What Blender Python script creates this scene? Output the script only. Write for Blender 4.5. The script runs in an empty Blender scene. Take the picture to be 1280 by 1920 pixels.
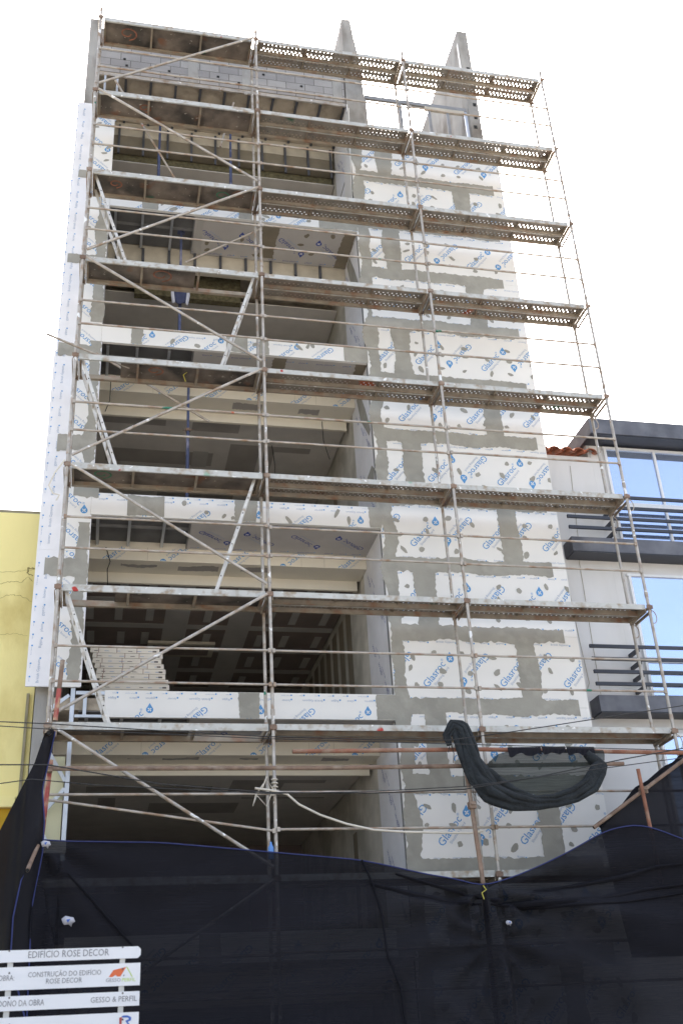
import bpy, math, random
import numpy as np
from mathutils import Vector, noise
random.seed(7)
R = math.radians
S = bpy.context.scene
COL = S.collection

# ---------------------------------------------------------------- camera, sky, sun, exposure
CAM = np.array([0.6795, -14.3037, 1.5723])
_p, _y, _r, FPX = 0.4873, 0.2382, -0.0615, 2017.4
def _axes(p, y, r):
    cy, sy, cp, sp = math.cos(y), math.sin(y), math.cos(p), math.sin(p)
    f = np.array([sy*cp, cy*cp, sp]); r0 = np.array([cy, -sy, 0.0]); u = np.cross(r0, f)
    return r0*math.cos(r)+u*math.sin(r), -r0*math.sin(r)+u*math.cos(r), f
AX, BX, CX = _axes(_p, _y, _r)
cam = bpy.data.cameras.new('camera'); camo = bpy.data.objects.new('camera', cam); COL.objects.link(camo)
from mathutils import Matrix
M = Matrix([[AX[i], BX[i], -CX[i], CAM[i]] for i in range(3)] + [[0, 0, 0, 1]])
camo.matrix_world = M
cam.sensor_fit = 'VERTICAL'; cam.sensor_height = 36.0; cam.lens = FPX/1920*36.0
cam.clip_start = 0.1; cam.clip_end = 3000
S.camera = camo
cam.dof.use_dof = True; cam.dof.focus_distance = 17.0; cam.dof.aperture_fstop = 2.8
SUN_EL, SUN_AZ = R(52), R(20)      # high behind the building, a little to the right
w = bpy.data.worlds.new('World'); S.world = w; w.use_nodes = True
nt = w.node_tree; bg = nt.nodes['Background']
sky = nt.nodes.new('ShaderNodeTexSky'); sky.sky_type = 'NISHITA'; sky.sun_disc = False
sky.sun_elevation = SUN_EL; sky.sun_rotation = SUN_AZ
sky.air_density = 1.0; sky.dust_density = 4.5; sky.ozone_density = 1.0; sky.altitude = 10
hs = nt.nodes.new('ShaderNodeHueSaturation'); hs.inputs['Saturation'].default_value = .62   # hazy white daylight
nt.links.new(sky.outputs[0], hs.inputs['Color']); nt.links.new(hs.outputs[0], bg.inputs[0]); bg.inputs[1].default_value = 0.15
sd = bpy.data.lights.new('sun', 'SUN'); sd.energy = 2.2; sd.angle = R(3); sd.color = (1, .95, .88)
so = bpy.data.objects.new('sun', sd); COL.objects.link(so)
sv = Vector((math.sin(SUN_AZ)*math.cos(SUN_EL), math.cos(SUN_AZ)*math.cos(SUN_EL), math.sin(SUN_EL)))
so.rotation_euler = sv.to_track_quat('Z', 'Y').to_euler(); so.location = (0, 20, 40)
S.view_settings.view_transform = 'Standard'; S.view_settings.look = 'None'
S.view_settings.exposure = 1.82; S.view_settings.gamma = 1; S.view_settings.use_curve_mapping = False

def at(u, v, y):
    """the point of the plane y=const that the photograph shows at (u, v)"""
    d = CX + AX*(u-640)/FPX - BX*(v-960)/FPX
    t = (y-CAM[1])/d[1]
    return Vector(CAM + d*t)

# ---------------------------------------------------------------- materials
def mat(name, col, rough=.7, metal=0.0, var=.12, scale=3.0, bump=0.0, bscale=40.0, spots=None, dirt=None, stretch=(1, 1, 1), spec=.5):
    m = bpy.data.materials.new(name); m.use_nodes = True
    n = m.node_tree; b = n.nodes['Principled BSDF']; L = n.links.new
    b.inputs['Roughness'].default_value = rough; b.inputs['Metallic'].default_value = metal
    b.inputs['Specular IOR Level'].default_value = spec
    geo = n.nodes.new('ShaderNodeNewGeometry'); mp = n.nodes.new('ShaderNodeMapping')
    mp.inputs['Scale'].default_value = stretch
    L(geo.outputs['Position'], mp.inputs['Vector'])
    def nz(sc, det=5, off=0):
        t = n.nodes.new('ShaderNodeTexNoise'); t.inputs['Scale'].default_value = sc; t.inputs['Detail'].default_value = det
        if off:
            a = n.nodes.new('ShaderNodeVectorMath'); a.inputs[1].default_value = (off, off*1.7, off*.3)
            L(mp.outputs[0], a.inputs[0]); L(a.outputs[0], t.inputs['Vector'])
        else: L(mp.outputs[0], t.inputs['Vector'])
        return t.outputs['Fac']
    def mix(fac, c1, c2):
        x = n.nodes.new('ShaderNodeMix'); x.data_type = 'RGBA'
        if isinstance(fac, float): x.inputs['Factor'].default_value = fac
        else: L(fac, x.inputs['Factor'])
        for c, i in ((c1, 6), (c2, 7)):
            if isinstance(c, (tuple, list)): x.inputs[i].default_value = (*c[:3], 1)
            else: L(c, x.inputs[i])
        return x.outputs[2]
    def ramp(f, a, b_):
        r = n.nodes.new('ShaderNodeMapRange'); r.inputs[1].default_value = a; r.inputs[2].default_value = b_
        L(f, r.inputs[0]); return r.outputs[0]
    lo = tuple(c*(1-var) for c in col); hi = tuple(min(1, c*(1+var)) for c in col)
    out = mix(ramp(nz(scale), .3, .7), lo, hi)
    if dirt:
        dc, dsc, a, b_ = dirt
        out = mix(ramp(nz(dsc, 8, 3.1), a, b_), out, dc)
    for k, (sc_, c_, a, b_) in enumerate(spots or []):
        out = mix(ramp(nz(sc_, 2, 11.3*(k+1)), a, b_), out, c_)
    L(out, b.inputs['Base Color'])
    if bump:
        bn = n.nodes.new('ShaderNodeBump'); bn.inputs['Strength'].default_value = bump; bn.inputs['Distance'].default_value = .02
        L(nz(bscale, 4, 7.7), bn.inputs['Height']); L(bn.outputs[0], b.inputs['Normal'])
    return m

def net_mat(name, col, opac, var):
    m = bpy.data.materials.new(name); m.use_nodes = True
    n = m.node_tree; L = n.links.new; n.nodes.clear()
    o = n.nodes.new('ShaderNodeOutputMaterial'); mx = n.nodes.new('ShaderNodeMixShader')
    tr = n.nodes.new('ShaderNodeBsdfTransparent'); df = n.nodes.new('ShaderNodeBsdfPrincipled')
    df.inputs['Roughness'].default_value = .9; df.inputs['Specular IOR Level'].default_value = .08
    geo = n.nodes.new('ShaderNodeNewGeometry'); mp = n.nodes.new('ShaderNodeMapping'); mp.inputs['Scale'].default_value = (.6, 1, 26)
    L(geo.outputs['Position'], mp.inputs[0])
    t = n.nodes.new('ShaderNodeTexNoise'); t.inputs['Scale'].default_value = 3; t.inputs['Detail'].default_value = 6; L(mp.outputs[0], t.inputs['Vector'])
    r = n.nodes.new('ShaderNodeMapRange'); r.inputs[1].default_value = .3; r.inputs[2].default_value = .7
    r.inputs[3].default_value = opac-var; r.inputs[4].default_value = opac+var
    L(t.outputs['Fac'], r.inputs[0]); L(r.outputs[0], mx.inputs[0])
    t2 = n.nodes.new('ShaderNodeTexNoise'); t2.inputs['Scale'].default_value = 1.2; t2.inputs['Detail'].default_value = 8; L(geo.outputs['Position'], t2.inputs['Vector'])
    x = n.nodes.new('ShaderNodeMix'); x.data_type = 'RGBA'; L(t2.outputs['Fac'], x.inputs['Factor'])
    x.inputs[6].default_value = (*[c*.7 for c in col], 1); x.inputs[7].default_value = (*[c*1.3 for c in col], 1)
    L(x.outputs[2], df.inputs['Base Color'])
    L(tr.outputs[0], mx.inputs[1]); L(df.outputs[0], mx.inputs[2]); L(mx.outputs[0], o.inputs[0])
    return m

def block_mat():
    m = mat('concrete_block', (.36, .345, .33), .9, var=.1, bump=.3)
    n = m.node_tree; L = n.links.new; b = n.nodes['Principled BSDF']
    prev = b.inputs['Base Color'].links[0].from_socket
    geo = n.nodes.new('ShaderNodeNewGeometry'); sp = n.nodes.new('ShaderNodeSeparateXYZ'); cb = n.nodes.new('ShaderNodeCombineXYZ')
    L(geo.outputs['Position'], sp.inputs[0]); L(sp.outputs[0], cb.inputs[0]); L(sp.outputs[2], cb.inputs[1])
    br = n.nodes.new('ShaderNodeTexBrick'); L(cb.outputs[0], br.inputs['Vector'])
    br.inputs['Scale'].default_value = 1; br.inputs['Brick Width'].default_value = .40; br.inputs['Row Height'].default_value = .2
    br.inputs['Mortar Size'].default_value = .008; br.inputs['Mortar Smooth'].default_value = .3; br.inputs['Bias'].default_value = 0
    br.inputs['Color1'].default_value = (1, 1, 1, 1); br.inputs['Color2'].default_value = (.78, .78, .8, 1); br.inputs['Mortar'].default_value = (.38, .37, .36, 1)
    mu = n.nodes.new('ShaderNodeMix'); mu.data_type = 'RGBA'; mu.blend_type = 'MULTIPLY'; mu.inputs['Factor'].default_value = 1
    L(prev, mu.inputs[6]); L(br.outputs['Color'], mu.inputs[7]); L(mu.outputs[2], b.inputs['Base Color'])
    return m

RED, GRN, WHT = (.42, .04, .03), (.03, .2, .13), (.8, .8, .78)
MT = dict(
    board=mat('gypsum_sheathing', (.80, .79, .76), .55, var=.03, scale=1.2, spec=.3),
    board_side=mat('sheathing_reveal', (.80, .80, .82), .6, var=.05, spec=.3),
    cream=mat('cream_board', (.76, .71, .60), .8, var=.05, scale=1.5),
    filler=mat('joint_compound', (.33, .32, .28), .9, var=.12, scale=2.2, bump=.15, bscale=25, dirt=((.40, .385, .34), 5, .5, .8)),
    bead=mat('shaded_corner_bead', (.2, .2, .2), .9, var=.1),  # dark grey has the shade on the corner putty mixed in
    ink=mat('blue_ink', (.09, .30, .60), .6, var=.1), ink2=mat('pale_blue_ink', (.30, .38, .52), .6, var=.1),
    inkd=mat('dark_blue_ink', (.05, .08, .32), .6, var=.1),
    plus=mat('emblem_white', (.8, .8, .8), .6, var=.02),
    conc=mat('concrete', (.33, .32, .30), .9, var=.2, scale=1.8, bump=.4, bscale=12, dirt=((.16, .14, .12), 2.3, .5, .75), stretch=(1, 1, .5)),
    concd=mat('raw_concrete_soffit', (.44, .38, .30), .95, var=.22, scale=2.5, bump=.4, bscale=14, dirt=((.17, .14, .11), 3, .5, .8)),
    concl=mat('pale_concrete', (.50, .46, .38), .9, var=.15, scale=3, bump=.2),
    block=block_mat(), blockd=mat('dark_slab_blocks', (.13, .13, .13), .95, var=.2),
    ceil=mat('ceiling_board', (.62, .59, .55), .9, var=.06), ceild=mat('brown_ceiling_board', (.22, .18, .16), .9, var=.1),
    ceilp=mat('ceiling_compound', (.45, .435, .41), .9, var=.08), ceils=mat('ceiling_compound_patch', (.36, .335, .31), .9, var=.08),
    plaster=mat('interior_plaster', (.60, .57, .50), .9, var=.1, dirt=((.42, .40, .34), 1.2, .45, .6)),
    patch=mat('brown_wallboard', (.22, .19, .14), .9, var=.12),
    wool=mat('mineral_wool', (.13, .115, .065), 1, var=.4, scale=14, bump=1, bscale=30),
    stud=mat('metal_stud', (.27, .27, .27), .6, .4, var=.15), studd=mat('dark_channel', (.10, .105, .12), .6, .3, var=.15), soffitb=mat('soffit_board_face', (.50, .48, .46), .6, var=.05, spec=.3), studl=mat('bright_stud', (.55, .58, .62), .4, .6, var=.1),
    galv=mat('galvanised_tube', (.44, .41, .37), .55, .35, var=.18, scale=6, dirt=((.30, .22, .15), 7, .5, .72),
             spots=[(3.3, RED, .73, .75), (3.6, GRN, .74, .76), (7, WHT, .66, .68)]),
    galvr=mat('thin_rail_tube', (.42, .38, .33), .6, .3, var=.18, scale=6, dirt=((.29, .19, .12), 6, .47, .72),
             spots=[(2.3, (.45, .12, .06), .73, .75), (2.6, GRN, .73, .75)]),
    steel=mat('perforated_steel', (.27, .245, .21), .7, .3, var=.2, scale=5, dirt=((.23, .14, .09), 2.2, .5, .8),
              spots=[(1.7, (.05, .14, .08), .68, .72), (1.2, (.36, .1, .05), .70, .73)]),
    flange=mat('rusty_flange', (.31, .265, .205), .7, .2, var=.2, scale=5, dirt=((.27, .14, .08), 5, .5, .75)),
    fascia=mat('deck_edge', (.50, .50, .47), .6, .3, var=.12, scale=5, dirt=((.33, .27, .2), 9, .5, .7),
               spots=[(3.4, RED, .74, .76), (3.1, (.25, .4, .3), .70, .76), (9, WHT, .67, .72)]),
    ply=mat('stained_plywood', (.17, .14, .115), .8, var=.35, scale=3, dirt=((.05, .045, .04), 2, .45, .65),
            spots=[(2.6, (.20, .10, .06), .66, .76), (1.8, (.05, .11, .08), .70, .78), (13, (.35, .32, .27), .68, .72)]),
    alu=mat('ladder_alu_and_wall_highlight', (.62, .60, .56), .5, .4, var=.12, scale=9, dirt=((.35, .28, .2), 8, .55, .75)),
    hole=mat('dark_hole', (.02, .02, .02), .9),
    rust=mat('rusty_pipe', (.27, .12, .075), .85, .1, var=.3, scale=6, dirt=((.36, .27, .2), 5, .5, .75), bump=.3),
    rustd=mat('dark_rusty_pipe', (.22, .15, .11), .85, .1, var=.3, scale=6, dirt=((.38, .32, .26), 5, .5, .75), bump=.3),
    redp=mat('red_painted_pipe', (.32, .07, .06), .7, .1, var=.3, scale=5, dirt=((.5, .38, .25), 3.3, .5, .62)),
    prop=mat('blue_prop', (.07, .085, .16), .6, .3, var=.3, scale=5, dirt=((.3, .3, .4), 4, .55, .7)),
    yellow=mat('yellow_render', (.84, .74, .33), .9, var=.07, scale=.8, bump=.15, bscale=30, dirt=((.52, .40, .12), 1.5, .5, .8), stretch=(1, 1, .5)),
    yellowd=mat('darker_yellow_render', (.50, .30, .02), .9, var=.1),
    crack=mat('crack', (.32, .26, .1), .9), grime=mat('grime', (.30, .27, .18), .9, var=.3, scale=3),
    white=mat('white_render', (.66, .66, .66), .85, var=.04, scale=1.2, dirt=((.56, .55, .52), 1.5, .5, .9), stretch=(1, 1, .3)),
    greyw=mat('grey_render', (.42, .43, .43), .85, var=.05, scale=1.2),
    anth=mat('anthracite_cladding', (.10, .105, .125), .5, .1, var=.25, scale=3, dirt=((.16, .165, .185), 2.5, .45, .7)),
    anthd=mat('bars_and_shaded_undersides', (.035, .04, .055), .45, .1, var=.1),
    frame=mat('window_frame', (.72, .73, .74), .4, .1, var=.03),
    glass=mat('reflective_glass', (.50, .61, .84), .05, .85, var=.03, scale=1),
    tile=mat('clay_tile', (.42, .14, .07), .85, var=.3, scale=8, dirt=((.25, .13, .09), 6, .5, .7)),
    asphalt=mat('road_setts', (.20, .19, .18), .95, var=.2, scale=4, bump=.3), pave=mat('paving', (.40, .37, .33), .9, var=.15, scale=3, bump=.2),
    earth=mat('ground', (.34, .31, .26), .95, var=.2, scale=.5),
    net=net_mat('black_debris_net', (.014, .014, .018), .945, .006),
    net2=net_mat('black_debris_net_double', (.013, .013, .017), .975, .01),
    gnet=net_mat('green_grey_net', (.032, .040, .038), .80, .06),
    gbun=mat('bundled_netting', (.014, .018, .021), .9, var=.4, scale=6, bump=1.0, bscale=22, stretch=(1, 1, 1)),
    hem=mat('blue_hem', (.02, .03, .13), .7), cable=mat('black_cable', (.02, .02, .02), .6),
    rope=mat('pale_rope', (.62, .58, .50), .8, var=.1), sign=mat('sign_white', (.72, .73, .75), .5, var=.03, spec=.4),
    stext=mat('sign_grey_text', (.20, .20, .21), .7), orange=mat('sign_orange', (.62, .13, .04), .6), lime=mat('sign_lime', (.45, .6, .12), .6),
    sblue=mat('sign_blue', (.05, .13, .45), .6), sred=mat('sign_red', (.4, .06, .06), .6),
    post=mat('sign_post', (.5, .5, .48), .6, .1), pboard=mat('plasterboard_edge', (.76, .71, .62), .85, var=.05),
    pdark=mat('print_dark', (.1, .09, .09), .8), pred=mat('print_red', (.25, .10, .06), .8, var=.4, scale=9), spraygreen=mat('spray_green', (.05, .16, .09), .8, var=.4, scale=9),
    bottle=mat('blue_plastic', (.12, .3, .7), .25, 0, var=.1), cloth=mat('navy_cloth', (.05, .06, .12), .9, var=.3),
    clothw=mat('pale_cloth', (.5, .5, .55), .9, var=.1), yrope=mat('yellow_tie', (.5, .45, .08), .8),
    insul=mat('pale_insulation', (.62, .60, .40), .9, var=.06, scale=2), rubble=mat('door_wood', (.25, .09, .04), .8),
)

# ---------------------------------------------------------------- mesh helpers
ORG = {}
class MB:
    def __init__(s): s.v = []; s.f = []; s.m = []; s.sm = []; s.mats = []
    def mi(s, m):
        m = MT[m]
        if m not in s.mats: s.mats.append(m)
        return s.mats.index(m)
    def add(s, vs, fs, m, smooth=False):
        o = len(s.v); i = s.mi(m); s.v += [tuple(p) for p in vs]
        for f in fs: s.f.append([o+k for k in f]); s.m.append(i); s.sm.append(smooth)
    def box(s, x0, x1, y0, y1, z0, z1, m):
        vs = [(x, y, z) for x in (x0, x1) for y in (y0, y1) for z in (z0, z1)]
        s.add(vs, [(0, 1, 3, 2), (4, 6, 7, 5), (0, 4, 5, 1), (2, 3, 7, 6), (0, 2, 6, 4), (1, 5, 7, 3)], m); return s
    def beam(s, p, q, w, h, m, up=(0, 0, 1)):
        p, q = Vector(p), Vector(q); d = (q-p).normalized(); u = Vector(up)
        if abs(d.dot(u)) > .98: u = Vector((0, 1, 0))
        a = d.cross(u).normalized()*w/2; b = a.cross(d).normalized()*h/2
        vs = [c+i*a+j*b for c in (p, q) for i in (-1, 1) for j in (-1, 1)]
        s.add(vs, [(0, 1, 3, 2), (4, 6, 7, 5), (0, 4, 5, 1), (2, 3, 7, 6), (0, 2, 6, 4), (1, 5, 7, 3)], m); return s
    def tube(s, pts, r, m, n=8, flat=1.0, cap=True):
        pts = [Vector(p) for p in pts]; k = len(pts); rs = r if isinstance(r, (list, tuple)) else [r]*k
        vs = []; prev = None
        for i, p in enumerate(pts):
            d = (pts[min(i+1, k-1)]-pts[max(i-1, 0)]).normalized()
            u = prev if prev is not None else (Vector((0, 0, 1)) if abs(d.z) < .9 else Vector((0, 1, 0)))
            a = d.cross(u).normalized(); b = a.cross(d).normalized(); prev = b
            for j in range(n):
                t = 2*math.pi*j/n; vs.append(p+(a*math.cos(t)*flat+b*math.sin(t))*rs[i])
        fs = [(i*n+j, i*n+(j+1) % n, (i+1)*n+(j+1) % n, (i+1)*n+j) for i in range(k-1) for j in range(n)]
        s.add(vs, fs, m, True)
        if cap: s.add(vs, [list(range(n))[::-1], [(k-1)*n+j for j in range(n)]], m)
        return s
    def quad(s, a, b, c, d, m): s.add([a, b, c, d], [(0, 1, 2, 3)], m); return s
    def build(s, name, parent=None, loc=None):
        me = bpy.data.meshes.new(name); o = Vector(ORG.get(parent.name, (0, 0, 0))) if parent else Vector(loc or (0, 0, 0))
        sub = Vector(loc) if (loc and not parent) else o
        me.from_pydata([(x-sub.x, y-sub.y, z-sub.z) for x, y, z in s.v], [], s.f)
        for m in s.mats: me.materials.append(m)
        me.polygons.foreach_set('material_index', s.m); me.polygons.foreach_set('use_smooth', s.sm); me.update()
        ob = bpy.data.objects.new(name, me); COL.objects.link(ob)
        if parent: ob.parent = parent
        else: ob.location = sub
        ORG[ob.name] = tuple(sub if not parent else o)
        return ob
def thing(name, label, cat, loc=(0, 0, 0), group=None):
    o = bpy.data.objects.new(name, None); COL.objects.link(o); o.location = loc; o.empty_display_size = .3
    ORG[o.name] = tuple(loc); tag(o, label, cat, group); return o
def tag(o, label=None, cat=None, group=None, kind=None):
    if label: o['label'] = label
    if cat: o['category'] = cat
    if group: o['group'] = group
    if kind: o['kind'] = kind
    return o

# ---- lettering -------------------------------------------------------
_TXT = {}
def glyphs(txt):
    if txt not in _TXT:
        c = bpy.data.curves.new('t', 'FONT'); c.body = txt; c.size = 1; c.resolution_u = 2; c.fill_mode = 'FRONT'
        o = bpy.data.objects.new('t', c); COL.objects.link(o); bpy.context.view_layer.update()
        me = o.evaluated_get(bpy.context.evaluated_depsgraph_get()).to_mesh()
        vs = [(v.co.x, v.co.y) for v in me.vertices]; fs = [list(p.vertices) for p in me.polygons]
        w = max(v[0] for v in vs) if vs else 1
        bpy.data.objects.remove(o); bpy.data.curves.remove(c)
        _TXT[txt] = (vs, fs, w)
    return _TXT[txt]
def clip(poly, r):
    for ax, lim, sg in ((0, r[0], 1), (0, r[1], -1), (1, r[2], 1), (1, r[3], -1)):
        out = []
        for i in range(len(poly)):
            a, b = poly[i-1], poly[i]; ia = sg*(a[ax]-lim) >= 0; ib = sg*(b[ax]-lim) >= 0
            if ia != ib:
                t = (lim-a[ax])/(b[ax]-a[ax]); out.append((a[0]+(b[0]-a[0])*t, a[1]+(b[1]-a[1])*t))
            if ib: out.append(b)
        poly = out
        if len(poly) < 3: return None
    return poly
class Face:
    """a plane patch: origin O, axes U,V, outward normal N; things are printed on it clipped to rect"""
    def __init__(s, mb, O, U, V, N, rect): s.mb, s.O, s.U, s.V, s.N, s.rect = mb, Vector(O), Vector(U), Vector(V), Vector(N), rect
    def poly(s, pts, m, off, cl=True):
        p = clip(pts, s.rect) if cl else pts
        if p: s.mb.add([s.O+s.U*a+s.V*b+s.N*off for a, b in p], [list(range(len(p)))], m)
    def text(s, txt, u, v, h, ang, m, off=.002, wscale=1.0):
        vs, fs, w = glyphs(txt); ca, sa = math.cos(ang), math.sin(ang)
        P = [(u+h*(x*ca*wscale-y*sa), v+h*(x*sa*wscale+y*ca)) for x, y in vs]
        xs = [p[0] for p in P]; ys = [p[1] for p in P]; r = s.rect
        if max(xs) < r[0] or min(xs) > r[1] or max(ys) < r[2] or min(ys) > r[3]: return w*h
        if min(xs) >= r[0] and max(xs) <= r[1] and min(ys) >= r[2] and max(ys) <= r[3]:
            s.mb.add([s.O+s.U*a+s.V*b+s.N*off for a, b in P], fs, m)
        else:
            for f in fs: s.poly([P[i] for i in f], m, off)
        return w*h
    def logo(s, u, v, ang, k=1.0, dark=False):
        """the board maker's name running up at a slant, with its drop emblem and small second line"""
        ink = 'inkd' if dark else 'ink'
        ca, sa = math.cos(ang), math.sin(ang)
        h = .165*k; w = glyphs('Glasroc')[2]*h; tot = w+.17*k
        u0, v0 = u-ca*tot/2+sa*.04*k, v-sa*tot/2-ca*.04*k
        s.text('Glasroc', u0, v0, h, ang, ink)
        s.text('Glasroc', u0+ca*.002*k, v0+sa*.002*k, h, ang, ink, .0024)
        s.text('\u00ae', u0+ca*(w+.005*k)-sa*.075*k, v0+sa*(w+.005*k)+ca*.075*k, .055*k, ang, ink)
        s.text('Sheathing board', u0+ca*.12*k+sa*.075*k, v0+sa*.12*k-ca*.075*k, .06*k, ang, 'ink2')
        # drop emblem: upright on the board, points away from the text
        cu, cv = u0+ca*(w+.13*k), v0+sa*(w+.13*k); r = .062*k; sgn = 1 if ca > 0 else -1
        pts = []
        for j in range(15):
            t = R(-230+280*j/14); pts.append((cu+sgn*r*math.cos(t), cv+sgn*r*math.sin(t)))
        pts.append((cu-sgn*.0*r, cv+sgn*r*1.9))
        s.poly(pts, ink, .002)
        for a in (0, 90):
            t = ang+R(a+45-45); c_, s_ = math.cos(t)*r*.6, math.sin(t)*r*.6; e, g = -math.sin(t)*r*.14, math.cos(t)*r*.14
            s.poly([(cu-c_-e, cv-s_-g), (cu+c_-e, cv+s_-g), (cu+c_+e, cv+s_+g), (cu-c_+e, cv-s_+g)], 'plus', .0028)
    def edge_text(s, v, flip=False, m='ink2', u0=None, u1=None, h=.05):
        r = s.rect; u = (u0 if u0 is not None else r[0])+random.uniform(0, .15); e = u1 if u1 is not None else r[1]
        seq = ['gyproc', 'Isover', 'British Gypsum', 'Rigips', 'placo']; i = random.randrange(5)
        while u < e-.1:
            t = seq[i % 5]; w = glyphs(t)[2]*h
            if flip: s.text(t, u+w, v, h, math.pi, m)
            else: s.text(t, u, v, h, 0, m)
            k = .012; cu = u+(w+.02 if not flip else w+.02)
            s.poly([(cu-k, v-k), (cu+k, v-k), (cu+k, v+k), (cu-k, v+k)], 'ink', .002)
            u += w+random.uniform(.12, .2); i += 1
    def blob(s, u, v, a, b, ang, m='filler', off=.0032):
        n = 9; ca, sa = math.cos(ang), math.sin(ang); pts = []
        for j in range(n):
            t = 2*math.pi*j/n; rr = random.uniform(.72, 1.15); x, y = a*rr*math.cos(t), b*rr*math.sin(t)
            pts.append((u+x*ca-y*sa, v+x*sa+y*ca))
        s.poly(pts, m, off)
def ragged(F, u0, u1, v0, v1, m='filler', off=.004, jag=.030, step=.03, ends=(True, True), wob=.03):
    """a trowelled band of compound with torn edges, long side along u or v"""
    horiz = (u1-u0) > (v1-v0); sd = random.uniform(0, 100)
    L0, L1, W0, W1 = (u0, u1, v0, v1) if horiz else (v0, v1, u0, u1)
    n = max(4, int((L1-L0)/step)); A = []; B = []
    for i in range(n+1):
        t = L0+(L1-L0)*i/n
        f = lambda q: wob*noise.noise(Vector((t*1.7+sd, q, 0)))*1.6+jag*noise.noise(Vector((t*13+sd, q+5, 0)))+random.uniform(-.007, .007)
        A.append((t, W0+f(0))); B.append((t, W1+f(9)))
    if ends[0]: A[0] = (L0+.03, A[0][1]+.04); B[0] = (L0+.03, B[0][1]-.04); 
    if ends[1]: A[-1] = (L1-.03, A[-1][1]+.04); B[-1] = (L1-.03, B[-1][1]-.04)
    for i in range(n):
        q = [A[i], A[i+1], B[i+1], B[i]]
        if not horiz: q = [(b, a) for a, b in q]
        F.mb.add([F.O+F.U*a+F.V*b+F.N*off for a, b in q], [(0, 1, 2, 3)], m)

# ================================================================ SETTING: ground
g = MB(); g.add([(-400, -300, 0), (400, -300, 0), (400, 500, 0), (-400, 500, 0)], [(0, 1, 2, 3)], 'earth')
tag(g.build('ground'), kind='structure')
g = MB(); g.box(-200, 200, -11.5, -3.2, -.1, .004, 'asphalt'); tag(g.build('road'), kind='structure')
g = MB(); g.box(-200, 200, -3.2, 1.0, -.1, .14, 'pave'); tag(g.build('pavement'), kind='structure')
g = MB(); g.box(-200, 200, -16.5, -11.5, -.1, .14, 'pave'); tag(g.build('far_pavement'), kind='structure')

# ================================================================ THE BUILDING
YF = 1.0                      # board face plane
XR = 8.23; XC = 5.05; XL = .36
B = thing('unfinished_building', 'tall unfinished building clad in printed white sheathing boards behind the scaffolding', 'building', (4, 1.0, 0))
ROWS = [(.61, 1.81), (1.81, 3.01), (3.01, 4.21), (4.21, 5.41), (5.41, 6.61), (6.61, 7.81), (7.81, 9.01), (9.01, 10.24), (10.24, 11.5), (11.5, 12.7), (12.7, 13.95), (13.95, 15.15), (15.15, 16.38), (16.38, 17.62), (17.62, 18.9)]
# concrete frame behind the boards
def part(name, fn, label=None, parent=None):
    mb = MB(); fn(mb); o = mb.build(name, parent or B)
    if label: o['label'] = label
    return o
part('concrete_wall', lambda m: m.box(XC+.02, XR-.03, YF+.03, YF+.28, 0, 18.85, 'conc'))
part('party_wall', lambda m: (m.box(7.9, 8.14, YF+.3, 12, 0, 22.9, 'conc'), m.box(7.885, 7.9, YF+.32, YF+.4, 20.9, 22.5, 'alu')), 'tall concrete end wall rising above the roof at the right')  # pale strip paints the highlight along the wall's front edge
part('party_wall', lambda m: m.box(-.26, -.02, YF+.15, 12, 0, 21.35, 'conc'), 'concrete end wall at the left')
def midcol(m):
    y0 = YF+.1
    pf = [(5.05, 18.0), (5.53, 18.0), (5.50, 19.4), (5.44, 20.9), (5.40, 21.5), (5.34, 22.0), (5.30, 22.45), (5.11, 22.45)]
    n = len(pf); vs = [(x, y, z) for y in (y0, y0+1.3) for x, z in pf]
    m.add(vs, [list(range(n)), list(range(n, 2*n))[::-1]]+[(i, n+i, n+(i+1) % n, (i+1) % n) for i in range(n)], 'conc')
part('column', midcol, 'concrete column with a tapered top rising from the roof')
part('column', lambda m: m.box(XC+.04, XC+.5, YF+.29, YF+1.2, 0, 18, 'conc'))
# top storey block wall and ring beam
part('block_wall', lambda m: m.box(-.02, 5.05, 1.12, 1.3, 19.80, 21.05, 'block'), 'parapet wall of grey concrete blocks')
for x0, x1 in ((1.76, 1.97), (2.88, 3.1), (4.8, 5.0)):
    part('column', lambda m: m.box(x0, x1, 1.112, 1.31, 19.797, 21.08, 'conc'))
if 1:
    for x, y, h in ((1.62, 1.2, 22.1), (1.7, 1.25, 22.25), (1.85, 1.2, 22.3), (4.5, 1.2, 22.1), (4.58, 1.22, 22.0), (4.72, 1.25, 22.2), (5.15, 1.3, 22.8), (5.25, 1.4, 22.75), (6.8, 3, 23.4), (7.0, 3.1, 23.2)):
        part('rebar', lambda m: m.tube([(x, y, 20.8), (x+random.uniform(-.03, .03), y, h)], .009, 'rustd', 5))
if 1:
    for x, z in ((.5, 20.02), (1.35, 20.02), (1.48, 19.88), (2.35, 20.05), (2.1, 19.9), (2.78, 19.95), (.45, 20.2), (3.3, 20.3), (4.1, 20.1)):
        part('putlog_hole', lambda m: m.box(x, x+.05, 1.108, 1.12, z, z+.045, 'hole'))
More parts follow.
